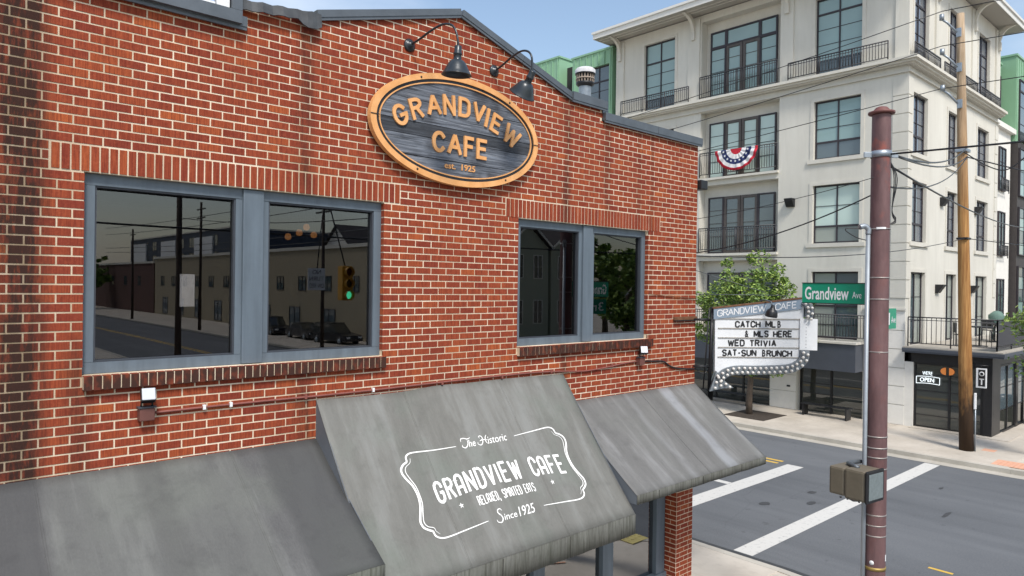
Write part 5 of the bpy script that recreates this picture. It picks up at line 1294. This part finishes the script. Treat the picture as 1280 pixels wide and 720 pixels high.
MB().box(AX-.10, 33.2, 6.595, 6.605, 3.26, 4.08).build('privacy_screen', plain('charcoal mesh screen', (.05, .05, .055), .8, var=.2, scale=30), CS)
# neon style window sign
ns = thing('open_sign', 'white lit window sign reading WERE OPEN in the corner shop window', 'sign', (AX-.02, 8.4, 1.7))
M_neon = NG('white neon'); M_neon.base((.8, .8, .8), .4); M_neon.b.inputs['Emission Color'].default_value = (.85, .95, 1, 1); M_neon.b.inputs['Emission Strength'].default_value = .9; M_neon = M_neon.m
fnN = lambda u, v, d: (AX+.04-d, -u, v)
mb = MB(); bend = lambda u, v: (u, v+.045*math.cos((u+8.75)/.5*1.5))
put_text(mb, "WE'RE", -8.93, -8.61, 2.02, 2.15, fnN, .006, .0, 0, 0, bend); put_text(mb, 'OPEN', -9.01, -8.55, 1.77, 1.92, fnN, .006, .004, 0, 0, bend)
P = [bend(-9.13+.76*k/10, 1.72) for k in range(11)] + [bend(-8.37-.76*k/10, 1.97) for k in range(11)]
for k in range(len(P)): 
    a, b = P[k], P[(k+1) % len(P)]
    mb.tube([fnN(*a, .006), fnN(*b, .006)], .009, 5)
mb.build('tubes', M_neon, ns)
ol = thing('hanging_lamp', 'round orange lamp glowing inside the corner shop window', 'lamp', (AX+.03, 8.13, 2.25))
for s in (-1, 1):
    mb = MB(); P = [(8.13+s*.05, 2.12)] + [(8.13+s*(.05+.17*math.sin(t*math.pi/10)), 2.25-.13*math.cos(t*math.pi/10)) for t in range(11)] + [(8.13+s*.05, 2.38)]
    mb.prism(P, AX+.035, AX+.047, lambda u, v, d: (d, u, v)); gmat = MC.get('orange glow')
    if not gmat:
        gg = NG('orange glow'); gg.base((.45, .13, .03), .5); gg.b.inputs['Emission Color'].default_value = (1, .35, .08, 1); gg.b.inputs['Emission Strength'].default_value = .22; MC['orange glow'] = gmat = gg.m
    mb.build('globe_half', gmat, ol)
bs = thing('blade_sign', 'small black and white projecting blade sign on the corner shop', 'sign', (AX-.3, 7.2, 2.2))
MB().bevbox(AX-.42, AX-.32, 6.84, 7.14, 1.84, 2.50, .01).build('cabinet', M_white, bs)
MB().box(AX-.426, AX-.421, 6.87, 7.07, 1.90, 2.46).build('black_face', M_black, bs)
mb = MB(); mb.lathe([(.05, 0), (.078, 0), (.078, .004), (.05, .004)], 16, Matrix.Translation((AX-.428, 6.97, 2.32)) @ Matrix.Rotation(R(-90), 4, 'Y')); mb.box(AX-.431, AX-.427, 6.90, 7.04, 2.13, 2.155); mb.box(AX-.431, AX-.427, 6.95, 6.99, 1.95, 2.12); mb.build('emblem', M_white, bs)
MB().tube([(AX-.37, 6.8, 2.60), (AX-.37, 7.3, 2.60), (AX+.02, 7.3, 2.60)], .015, 5).tube([(AX-.37, 7.0, 2.60), (AX-.37, 7.0, 2.5)], .01, 5).build('bracket', M_blackm, bs)
# bin by the side wall
bn = thing('wheeled_bin', 'black wheeled bin with a loose bag standing against the corner shop side wall', 'bin', (32.4, 6.3, .134))
MB().lathe([(.001, .14), (.24, .14), (.27, .95), (.29, .96)], 8, Matrix.Translation((32.4, 6.35, 0))).build('body', M_black, bn)
MB().lathe([(.30, .93), (.33, 1.0), (.26, 1.12), (.18, 1.16), (.001, 1.15)], 10, Matrix.Translation((32.4, 6.35, 0))).build('bag', plain('black bag', (.02, .025, .035), .3, var=.4, scale=12, bump=.6), bn)
# bunting fan on the fourth floor railing
bu = thing('bunting', 'red white and blue pleated half round bunting hung on the fourth floor balcony railing', 'flag', (AX-.2, 16.3, 11.1))
g = NG('bunting cloth'); sx = g.n('SeparateXYZ', Vector=g.n('NewGeometry').outputs['Position'])
by, bz = 16.42, 11.23
dy = g.ma('DIVIDE', g.ma('SUBTRACT', sx.outputs[1], by), 1.025); dz = g.ma('DIVIDE', g.ma('SUBTRACT', sx.outputs[2], bz), .96)
rr = g.ma('SQRT', g.ma('ADD', g.ma('MULTIPLY', dy, dy), g.ma('MULTIPLY', dz, dz)))
c = g.ramp(rr, [(0, (.50, .03, .05)), (.25, (.50, .03, .05)), (.26, (.72, .70, .70)), (.46, (.72, .70, .70)), (.47, (.03, .04, .12)), (.70, (.03, .04, .12)), (.71, (.72, .70, .70)), (.86, (.72, .70, .70)), (.87, (.50, .03, .05)), (1, (.50, .03, .05))])
for n_ in g.t.nodes:
    if n_.bl_idname == 'ShaderNodeValToRGB': n_.color_ramp.interpolation = 'CONSTANT'
M_bunt = g.base(c, .85, 0, .2)
mb = MB(); nr, na = 8, 48; vs = []
for j in range(nr+1):
    for i in range(na+1):
        a = math.pi*i/na; r_ = j/nr; f = .035*r_*math.sin(i*math.pi/3)
        vs.append((AX-.16-f-.03*r_, by+1.42*.72*r_*math.cos(a)*1.0, bz-.95*r_*math.sin(a)-.0))
mb.add(vs, [(j*(na+1)+i, (j+1)*(na+1)+i, (j+1)*(na+1)+i+1, j*(na+1)+i+1) for j in range(nr) for i in range(na)], True)
o = mb.build('cloth', M_bunt, bu); s2 = o.modifiers.new('thickness', 'SOLIDIFY'); s2.thickness = .006
sb = MB()
for k in range(9):
    a = math.pi*(k+.5)/9; y, z = by+.60*1.42*.72*math.cos(a)*.97, bz-.95*.585*math.sin(a)
    pts = [(y+(.065 if i % 2 == 0 else .027)*math.sin(i*math.pi/5), z+(.065 if i % 2 == 0 else .027)*math.cos(i*math.pi/5)) for i in range(10)]
    sb.add([(AX-.235, u, v) for u, v in pts] + [(AX-.235, y, z)], [(i, (i+1) % 10, 10) for i in range(10)])
sb.build('stars', M_white, bu)
# terrace furniture
def chair(x, y, z, rz, label, m):
    t = thing('terrace_chair', label, 'chair', (x, y, z), 'chairs on the shop roof terrace'); T = Matrix.Translation((x, y, z)) @ Matrix.Rotation(rz, 4, 'Z')
    def bb(a, b, c0, d0, e, f, nm):
        k = MB().bevbox(a, b, c0, d0, e, f, .008); k.v = [tuple(T @ Vector(v)) for v in k.v]; k.build(nm, m, t)
    bb(-.22, .22, -.22, .22, .42, .45, 'seat'); bb(-.22, .22, .20, .23, .50, .88, 'backrest')
    for a in (-.2, .2):
        for b in (-.2, .2): bb(a-.015, a+.015, b-.015, b+.015, 0, .42, 'leg')
    for a in (-.2, .2): bb(a-.015, a+.015, .20, .23, .45, .50, 'leg')
M_chr = plain('black wicker', (.02, .022, .022), .7, var=.4, scale=30)
chair(30.0, 8.2, 3.06, R(30), 'small black chair left of the timber pole on the shop terrace', M_chr)
chair(33.4, 7.9, 3.06, R(200), 'black wicker chair nearer the railing right of the timber pole on the terrace', M_chr); chair(34.6, 8.5, 3.06, R(100), 'black wicker chair further back right of the timber pole on the terrace', M_chr)
def table(x, y, z, label):
    t = thing('terrace_table', label, 'table', (x, y, z)); MB().lathe([(.001, .70), (.42, .70), (.44, .72), (.42, .74), (.001, .74)], 20, Matrix.Translation((x, y, z))).build('top', M_chr, t)
    MB().lathe([(.03, .02), (.03, .7)], 10, Matrix.Translation((x, y, z))).lathe([(.28, 0), (.28, .02), (.03, .03)], 14, Matrix.Translation((x, y, z))).build('pedestal', M_blackm, t)
table(30.7, 7.8, 3.06, 'small round black table left of the timber pole on the shop terrace'); table(34.0, 8.1, 3.06, 'round table with folded green parasol on the shop terrace')
pa = thing('parasol', 'folded green parasol lying slack beside the terrace table', 'parasol', (34.0, 8.1, 3.2))
MB().lathe([(.02, 0), (.03, .9), (.10, .95), (.24, 1.05), (.32, 1.3), (.20, 1.5), (.03, 1.62), (.001, 1.65)], 12, Matrix.Translation((34.3, 8.3, 3.0)) @ Matrix.Rotation(R(38), 4, 'Y')).build('canopy', plain('grey green canvas', (.12, .20, .17), .8, var=.3, bump=.4), pa)
pl = thing('planter', 'dark box planter with low greenery on the terrace railing', 'planter', (35.5, 7.0, 4.1))
MB().bevbox(35.0, 36.3, 6.85, 7.15, 3.95, 4.25, .02).build('box', M_blackm, pl)
mb = MB()
for k in range(140):
    a = Vector((random.uniform(35.05, 36.25), random.uniform(6.88, 7.12), 4.25+random.uniform(0, .28))); d = Vector((random.uniform(-1, 1), random.uniform(-1, 1), random.uniform(-.3, 1))).normalized()*.07; e = d.orthogonal().normalized()*.03
    mb.add([a-d, a+e, a+d, a-e], [(0, 1, 2, 3)])
mb.build('foliage', M_leaf[1], pl)

# ------------------------------------------------------------------ green clad buildings
def seam_mat():
    return plain('pale green metal cladding', (.25, .44, .28), .55, .1, var=.12, scale=1.2, streak=(1, 1, .3))
M_gm = seam_mat(); M_gm2 = plain('green metal trim', (.24, .42, .28), .5, .1, var=.1)
gb = thing('green_building', 'green standing seam clad building left of the pale apartment block', 'building', (AX, 27, 0))
def clad_front(root, x, y0, y1, z0, z1, depth, holes=(), step=.42):
    m = lambda u, z, d: (x+d, u, z)
    face_wall(m, y0, y1, z0, z1, list(holes), M_gm, root, 'cladding', .2)
    MB().add([(x, y0, z0), (x+depth, y0, z0), (x+depth, y0, z1), (x, y0, z1)], [(3, 2, 1, 0)]).add([(x, y1, z0), (x+depth, y1, z0), (x+depth, y1, z1), (x, y1, z1)], [(0, 1, 2, 3)]).build('cladding', M_gm, root)
    y = y0+.1
    while y < y1:
        zlo = z0
        for h in holes:
            if h[0]-.03 < y < h[1]+.03: zlo = h[3]
        MB().box(x-.055, x-.001, y-.018, y+.018, zlo+.02, z1-.05).build('standing_seam', M_gm2, root); y += step
    MB().box(x-.06, x+depth, y0-.06, y1+.06, z1, z1+.10).build('parapet_trim', M_gm2, root)
for k in range(4): MB().box(AX+.5+k*.45, AX+.52+k*.45, 23.74, 23.775, 10, 17.38).build('standing_seam', M_gm2, gb)
clad_front(gb, 28.35, 23.78, 26.6, 0, 17.48, 6, [(24.0, 25.6, 13.5, 16.75)])
window(gb, (28.50, 25.6, 13.5), RF, 1.6, [.5], [.65, 1.3, 1.95, 2.45, 3.25], thick=(2.45,), pm=lambda i, j, n: M_pane[2])
clad_front(gb, 29.6, 26.62, 27.6, 0, 17.45, 4)
clad_front(gb, 28.35, 27.62, 34, 0, 17.85, 6, [(27.85, 29.3, 13.5, 16.2)])
window(gb, (28.50, 29.3, 13.5), RF, 1.45, [.5], [.9, 1.8, 2.7], pm=lambda i, j, n: M_pane[2])
MB().box(29.0, 40, 23.9, 34, 0, 17.4).build('core', plain('dark core', (.03, .03, .03), .9), gb)
g2 = thing('green_building', 'green clad block rising behind the right end of the pale apartment block', 'building', (42, AY, 0))
MB().box(40.0, 43.3, AY+.7, AY+6, 13.46, 16.85).build('cladding', M_gm, g2); MB().box(39.96, 43.4, AY+.64, AY+6, 16.851, 16.95).build('parapet_trim', M_gm2, g2)
for k in range(8): MB().box(40.05+k*.42, 40.07+k*.42, AY+.66, AY+.699, 13.5, 16.8).build('standing_seam', M_gm2, g2)
window(g2, (41.5, AY+.60, 13.5), 0, 1.5, [.5], [.7, 1.4, 2.0, 2.7], thick=(2.0,), pm=lambda i, j, n: M_pane[2])
MB().box(43.62, 60, AY+.1, AY+8, 12.9, 17.3).build('cladding', M_gm, g2); MB().box(43.56, 60, AY+.04, AY+8, 17.301, 17.4).build('parapet_trim', M_gm2, g2)
for k in range(16): MB().box(43.7+k*.42, 43.72+k*.42, AY+.065, AY+.099, 13.0 if k == 0 or k > 7 else 16.25, 17.2).build('standing_seam', M_gm2, g2)
window(g2, (44.15, AY+.02, 13.0), 0, 2.6, [.5], [.9, 1.8, 2.6, 3.2], thick=(2.6,), pm=lambda i, j, n: M_pane[2])
gd = thing('glass_block', 'dark glazed stair tower at the right edge beyond the pale apartment block', 'building', (45, AY, 0))
MB().box(43.62, 58, AY-.02, AY+.3, 0, 12.88).build('frame', plain('dark brown panel', (.05, .042, .04), .6), gd)
for k in range(4): window(gd, (43.75, AY-.12, .9+k*3.05), 0, 3.4, [.33, .66], [.65, 1.3, 1.95, 2.5], pm=lambda i, j, n: M_pane[2] if (i+j) % 2 else M_pane[0])
railing((44, AY-.5), (52, AY-.5), 13.0, 14.0, parent=gd)

# roof ventilator behind the gable
VX, VY, zc = 8.86, 8.02, 8.45
rv = thing('roof_ventilator', 'galvanised roof ventilator with white cap behind the brick gable', 'chimney', (VX, VY, 6.8))
Tv = Matrix.Translation((VX, VY, 0))
MB().lathe([(.105, 6.8), (.105, zc), (.11, zc+.01)], 24, Tv).build('pipe', plain('blue galvanised', (.34, .40, .47), .4, .5, var=.3, scale=12), rv)
MB().lathe([(.11, zc), (.155, zc+.04), (.155, zc+.07), (.14, zc+.07)], 24, Tv).lathe([(.15, zc+.20), (.168, zc+.20), (.168, zc+.22), (.15, zc+.22)], 24, Tv).lathe([(.115, zc+.07), (.115, zc+.22)], 24, Tv).build('louvre', M_blackm, rv)
mb = MB()
for k in range(18):
    a = 2*math.pi*k/18; mb.box(VX+.143*math.cos(a)-.008, VX+.143*math.cos(a)+.008, VY+.143*math.sin(a)-.008, VY+.143*math.sin(a)+.008, zc+.07, zc+.20)
mb.lathe([(.14, zc+.12), (.16, zc+.12), (.16, zc+.14), (.14, zc+.14)], 20, Tv)
stuff(mb.build('slats', plain('tan louvre slats', (.30, .24, .19), .6), rv))
MB().lathe([(.172, zc+.22), (.172, zc+.28), (.14, zc+.31), (.001, zc+.32)], 24, Tv).build('cap', plain('chalky white cap', (.55, .55, .56), .7, var=.2, scale=20), rv)

# ------------------------------------------------------------------ benches on the far pavement
def bench(y0, y1, x, label):
    t = thing('bench', label, 'bench', (x, (y0+y1)/2, .134), 'black benches by the shop shutters')
    for k in range(3): MB().bevbox(x-.22+k*.155, x-.09+k*.155, y0, y1, .57, .60, .006).build('slat', M_black, t)
    for y in (y0+.12, y1-.12): MB().box(x-.2, x+.2, y-.03, y+.03, .134, .568).build('leg', M_black, t)
bench(11.1, 13.0, 27.45, 'low black bench in front of the dark shopfront just left of the maroon pole'); bench(15.2, 17.3, 27.45, 'low black bench in front of the dark shopfront behind the street tree')

# ------------------------------------------------------------------ trees
def tree(x, y, h0, cr_, label, trunk_r, crown, n, seed, leaf=.13, lean=0, cat='tree', name='street_tree'):
    rnd = random.Random(seed); t = thing(name, label, cat, (x, y, .13)); mb = MB()
    P = [(x+lean*k/6+rnd.uniform(-.03, .03), y+rnd.uniform(-.03, .03), .10+(h0+1.6)*k/6) for k in range(7)]
    mb.tube(P, trunk_r, 10, trunk_r*.45); tips = []
    for k in range(16):
        z0 = h0*.75 + (crown[5]-h0)*rnd.uniform(0, .7); a = rnd.uniform(0, 6.28); r_ = rnd.uniform(.5, .95)
        e = Vector((x+lean+crown[0]*r_*math.cos(a), y+crown[1]*r_*math.sin(a), z0+rnd.uniform(.5, 1.5)))
        s0 = Vector((x+lean*.8, y, z0)); m_ = s0.lerp(e, .5)+Vector((0, 0, .15)); mb.tube([s0, m_, e], trunk_r*.28, 6, .008); tips += [e, m_, s0.lerp(e, .75)]
    mb.build('trunk', plain('grey brown bark', (.10, .075, .055), .9, var=.4, scale=14, bump=.8), t)
    cl = []
    for k in range(crown[4]):
        a = rnd.uniform(0, 6.28); zz_ = rnd.uniform(-1, 1); rr_ = math.sqrt(1-zz_*zz_)*rnd.uniform(.35, 1.12)
        cl.append((Vector((x+lean+crown[0]*rr_*math.cos(a), y+crown[1]*rr_*math.sin(a), crown[3]+crown[2]*zz_)), rnd.uniform(.16, .46)))
    for e in tips: cl.append((e, .38))
    for mi in range(3):
        mb = MB()
        for k in range(n//3):
            c0, r_ = rnd.choice(cl); d = Vector((rnd.gauss(0, 1), rnd.gauss(0, 1), rnd.gauss(0, .8))).normalized()*r_*rnd.uniform(.3, 1)**.5; p_ = c0+d
            a = Vector((rnd.uniform(-1, 1), rnd.uniform(-1, 1), rnd.uniform(-.7, .4))).normalized()*leaf*rnd.uniform(.6, 1.2); b = a.cross(Vector((rnd.uniform(-1, 1), rnd.uniform(-1, 1), rnd.uniform(.2, 1)))).normalized()*leaf*.42
            mb.add([p_-a, p_+b, p_+a, p_-b], [(0, 1, 2, 3)])
        mb.build('crown', M_leaf[mi], t)
    return t
# rx, ry, rz, centre z, clumps, top
tree(25.7, 14.3, 2.5, 0, 'slender light green street tree in a soil pit behind the marquee sign', .13, (1.3, 2.45, 2.25, 4.05, 50, 6.2), 15000, 3, .085)
struct(MB().prism([(24.75, 13.2), (26.6, 13.2), (26.6, 14.9), (24.75, 14.9)], .128, .1455, lambda u, v, d: (u, v, d)).build('tree_pit', M_soil))
tree(25.9, 4.5, 2.6, 0, 'bright green young tree whose branch enters at the right edge', .10, (.95, 1.2, .45, 4.35, 16, 4.6), 2200, 11, .09)

# ================================================================== SOUTH SIDE, seen mirrored in the upstairs windows
M_bg = plain('beige render', (.34, .29, .20), .9, var=.08); M_dbr = plain('dark brick front', (.10, .045, .035), .9, var=.25, scale=10)
M_nvy = plain('navy panel', (.02, .035, .065), .6)
def simple_building(name, label, x0, x1, y0, y1, h, m, wins, roof=None):
    t = thing(name, label, 'building', ((x0+x1)/2, (y0+y1)/2, 0)); MB().box(x0, x1, y0, y1, 0, h).build('wall', m, t)
    MB().box(x0-.15, x1+.15, y0-.15, y1+.15, h+.001, h+.3).build('parapet_trim', M_stuc2, t)
    for (ya, zb, w_, hh) in wins: window(t, (x0-.06, ya+w_, zb), RF, w_, [.5], [hh*.5, hh], pm=lambda i, j, n: M_pane[2])
    return t
simple_building('beige_building', 'low beige rendered building across the avenue seen mirrored in the upstairs windows', 31, 48, -101, -38, 8.2, M_bg, [(y, 4.3, 1.6, 1.4) for y in range(-98, -40, 5)] + [(y, .3, 2.4, 2.4) for y in range(-97, -42, 7)])
simple_building('brick_building', 'dark brick building further down the avenue mirrored in the left upstairs window', 31, 45, -165, -101.5, 7.6, M_dbr, [(y, 4.2, 1.5, 1.5) for y in range(-158, -105, 8)])
tb_ = simple_building('modern_building', 'long navy and white building rising behind the beige one in the mirror image', 52, 75, -200, -128, 15.6, M_nvy, [(y, z, 3.4, 2.2) for y in range(-194, -132, 7) for z in (9.0, 12.4)])
for y in range(-196, -136, 24): MB().box(51.7, 51.99, y, y+11, 8.0, 14.4).build('white_panel', M_white, tb_)
def house(x, y, w_, d, h, label, m):
    t = thing('gabled_house', label, 'house', (x, y, 0)); MB().box(x, x+d, y, y+w_, 0, h).prism([(y, h+.001), (y+w_, h+.001), (y+w_/2, h+w_*.38)], x, x+d, lambda u, v, dd: (dd, u, v)).build('wall', m, t)
    for s in (0, 1):
        a = (y-.4, h-.3) if s == 0 else (y+w_+.4, h-.3); b = (y+w_/2, h+w_*.38+.15); c2 = (b[0], b[1]+.18); d2 = (a[0], a[1]+.18)
        MB().prism([a, b, c2, d2] if s else [d2, c2, b, a], x-.5, x+d+.5, lambda u, v, dd: (dd, u, v)).build('roof', plain('dark shingle', (.05, .045, .045), .9, var=.3, scale=14), t)
    for ya in (y+w_*.2, y+w_*.6):
        for zb in (1.2, 4.2): window(t, (x-.06, ya+1.1, zb), RF, 1.1, [.5], [.9, 1.8], fm=M_wht, pm=lambda i, j, n: M_pane[2])
M_hs = plain('grey green clapboard', (.36, .38, .30), .85, var=.1, streak=(1, 1, 12))
def gable_y(x0, w_, y, h, label, m):
    """house whose gable looks towards the cafe"""
    t = thing('gabled_house', label, 'house', (x0+w_/2, y, 0)); rise = w_*.38
    MB().box(x0, x0+w_, y-9, y, 0, h).prism([(x0, h+.001), (x0+w_, h+.001), (x0+w_/2, h+rise)], y-9, y, lambda u, v, dd: (u, dd, v)).build('wall', m, t)
    for sgn in (0, 1):
        a = (x0-.3, h-.2) if sgn == 0 else (x0+w_+.3, h-.2); b = (x0+w_/2, h+rise+.12)
        MB().prism([a, b, (b[0], b[1]+.18), (a[0], a[1]+.18)], y-9.3, y+.35, lambda u, v, dd: (u, dd, v)).build('roof', plain('dark shingle', (.05, .045, .045), .9, var=.3, scale=14), t)
        MB().prism([(a[0], a[1]-.02), (b[0], b[1]-.02), (b[0], b[1]+.16), (a[0], a[1]+.16)], y+.351, y+.40, lambda u, v, dd: (u, dd, v)).build('barge_board', M_wht, t)
    for xa in (x0+.7, x0+w_-1.6):
        for zb in (2.2, 5.6): window(t, (xa+.95, y+.06, zb), R(180), .95, [.5], [.9, 1.8], fm=M_wht, pm=lambda i, j, n: M_pane_dark)
    return t
gable_y(34.2, 4.3, -26, 8.0, 'grey green gabled house on the left in the mirror image of the right upstairs window', M_hs)
gable_y(38.8, 4.3, -26, 8.0, 'grey green gabled house on the right in the mirror image of the right upstairs window', M_hs)
house(55, -96, 12, 12, 9.5, 'white gabled house behind the beige building, left one in the mirrored right pane', M_wht)
house(56, -76, 11, 12, 8.5, 'white gabled house behind the beige building, right one in the mirrored right pane', M_wht)
def pole2(x, y, h, r, arms, label):
    t = thing('utility_pole', label, 'utility pole', (x, y, .13)); MB().tube([(x, y, .1), (x, y, h)], r, 10, r*.7).build('shaft', plain('dark timber pole', (.06, .04, .03), .9), t)
    for z in arms: MB().box(x-.06, x+.06, y-1.1, y+1.1, z-.06, z+.06).build('crossarm', M_blackm, t)
pole2(24.3, -61, 13, .16, (12.3, 11.4), 'utility pole with two crossarms beside the beige building in the mirror image')
pole2(24.3, -86, 11.5, .16, (10.8,), 'utility pole with one crossarm far left in the mirror image'); pole2(24.3, -35, 10.8, .15, (10.2,), 'utility pole with one crossarm in front of the beige end wall in the mirror image')
pole2(8.3, -15, 8.6, .13, (), 'plain thick pole in the middle of the left mirrored pane, without crossarms')
for z, nm in ((12.3, 'highest'), (11.4, 'second highest'), (9.5, 'third highest'), (8.9, 'lowest')): wire((24.3, -100, z), (24.3, -8, z-.6), .5, .03, '%s overhead line above the far pavement, mirrored in the left upstairs windows' % nm)
wire((-40, -9, 9.2), (60, -9, 9.4), .8, .03, 'upper overhead line along the south kerb of the side street'); wire((-40, -9, 8.2), (60, -9, 8.4), .8, .03, 'middle overhead line along the south kerb of the side street'); wire((-40, -9, 7.4), (60, -9, 7.4), .8, .03, 'lower overhead line along the south kerb of the side street')
wire((8.3, -15, 7.4), (PXp, PYp, 6.8), .35, .012, 'span wire carrying the traffic light over the side street')
# traffic light and sign on the span
tl = thing('traffic_light', 'yellow three lamp traffic light hanging over the side street seen in the left window', 'traffic light', (9.5, -4.8, 5.0))
M_tly = plain('traffic yellow', (.55, .27, .02), .5)
MB().bevbox(9.34, 9.66, -5.0, -4.72, 4.62, 5.55, .03).build('housing', M_tly, tl); MB().tube([(9.5, -4.86, 5.5), (9.1, -5, 7.1)], .02, 6).build('hanger', M_blackm, tl)
for k, (nm, c) in enumerate((('green', (.05, .5, .25)), ('amber', (.10, .06, .01)), ('red', (.10, .012, .01)))):
    z = 4.77+k*.31; MB().lathe([(.115, 0), (.125, .16), (.13, .16), (.12, 0)], 14, Matrix.Translation((9.5, -4.72, z)) @ Matrix.Rotation(R(-90), 4, 'X')).build('visor', M_tly, tl)
    gl = NG('lamp '+nm); gl.base(c, .4)
    if k == 0: gl.b.inputs['Emission Color'].default_value = (.1, 1, .5, 1); gl.b.inputs['Emission Strength'].default_value = 2
    MB().lathe([(.001, .01), (.11, .01), (.11, 0)], 14, Matrix.Translation((9.5, -4.72, z)) @ Matrix.Rotation(R(-90), 4, 'X')).build('lens', gl.m, tl)
ts = thing('turn_sign', 'white sign reading NO TURN ON RED hanging beside the traffic light', 'sign', (8.5, -4.5, 5.2))
MB().bevbox(8.25, 8.72, -4.52, -4.50, 4.90, 5.46, .004).build('board', M_white, ts)
mb = MB(); f = lambda u, v, d: (-u, -4.497, v)
put_text(mb, 'NO', -8.60, -8.37, 5.31, 5.42, f, 0, .0); put_text(mb, 'TURN', -8.68, -8.29, 5.14, 5.25, f, 0, .0); put_text(mb, 'ON RED', -8.69, -8.28, 4.96, 5.07, f, 0, .0); mb.build('lettering', M_black, ts)
MB().tube([(8.5, -4.52, 5.4), (8.9, -5, 7.1)], .015, 6).build('hanger', M_blackm, ts)
# parked cars in front of the beige building
def car(x, y, rz, c, label, suv=False):
    t = thing('parked_car', label, 'car', (x, y, .02), 'cars parked by the beige building'); T = Matrix.Translation((x, y, .02)) @ Matrix.Rotation(rz, 4, 'Z'); h = 1.72 if suv else 1.46
    body = [(-2.3, .35), (-2.28, .85), (-1.5 if not suv else -2.25, 1.0), (.95, .98), (2.15, .80), (2.3, .55), (2.25, .32)]
    cab = [(-2.15 if suv else -1.75, 1.0), (-1.95 if suv else -1.1, h), (.15, h), (1.05, .99)]
    def tr(mb): mb.v = [tuple(T @ Vector(v)) for v in mb.v]; return mb
    m = plain('car paint %s' % label[:5], c, .25, .3, var=.1, bump=0)
    tr(MB().prism(body, -.88, .88, lambda u, v, d: (u, d, v))).build('body', m, t); tr(MB().prism([(u*.98, v+.001) for u, v in cab], -.70, .70, lambda u, v, d: (u, d, v))).build('cabin', M_pane_dark, t)
    tr(MB().prism([(cab[1][0]+.05, h+.002), (cab[2][0], h+.002), (cab[2][0], h+.05), (cab[1][0]+.05, h+.05)], -.68, .68, lambda u, v, d: (u, d, v))).build('roof', m, t)
    for a in (-1.45, 1.45):
        for b in (-.80, .80):
            wh = tr(MB().lathe([(.001, -.11), (.20, -.11), (.33, -.10), (.34, 0), (.33, .10), (.20, .11), (.001, .11)], 16, Matrix.Translation((a, b, .34)) @ Matrix.Rotation(R(90), 4, 'X'))).build('wheel', M_black, t)
            tr(MB().lathe([(.001, -.115), (.19, -.115), (.19, -.111)], 12, Matrix.Translation((a, b, .34)) @ Matrix.Rotation(R(90), 4, 'X'))).build('rim', M_galv, wh) if b > 0 else tr(MB().lathe([(.001, .115), (.19, .115), (.19, .111)], 12, Matrix.Translation((a, b, .34)) @ Matrix.Rotation(R(90), 4, 'X'))).build('rim', M_galv, wh)
    for b in (-.6, .6): tr(MB().bevbox(2.22, 2.31, b-.16, b+.16, .58, .72, .02)).build('headlight', M_white, t)
car(28.4, -52.5, R(95), (.03, .03, .035), 'black estate car on the left in the mirrored right pane', True); car(28.4, -46.0, R(90), (.05, .05, .055), 'grey saloon car in the middle of the mirrored row')
car(28.4, -40.5, R(80), (.02, .02, .022), 'black pickup like car on the right of the mirrored row', True)
tree(27.5, -9.5, 3.0, 0, 'broad dark tree at the near end of the gabled houses in the mirror image', .2, (2.2, 2.2, 1.7, 5.0, 30, 7), 4000, 21, .2)
tree(50, -30, 5.0, 0, 'tall tree rising behind the gabled houses in the mirror image', .3, (4, 5, 3.6, 9.5, 40, 12), 5000, 22, .35); tree(27, -128, 4, 0, 'distant tree at the far end of the avenue in the mirror image', .3, (5, 5, 3, 6.5, 30, 9), 3000, 23, .5)
# distant tree line all round the horizon beyond the streets
mb = MB(); rnd = random.Random(5)
for k in range(2600):
    a = rnd.uniform(0, 6.283); r_ = rnd.uniform(190, 235); h = rnd.uniform(0, 9)*(.7+.3*math.sin(a*9)); s = rnd.uniform(1.5, 3.5)
    p_ = Vector((r_*math.cos(a), r_*math.sin(a), h)); u = Vector((rnd.uniform(-1, 1), rnd.uniform(-1, 1), rnd.uniform(-1, 1))).normalized()*s; v = u.orthogonal().normalized()*s*.7
    mb.add([p_-u, p_+v, p_+u, p_-v], [(0, 1, 2, 3)])
tag(stuff(mb.build('distant_trees', M_leaf[2])), 'low dark tree line closing the horizon beyond the streets', 'trees')
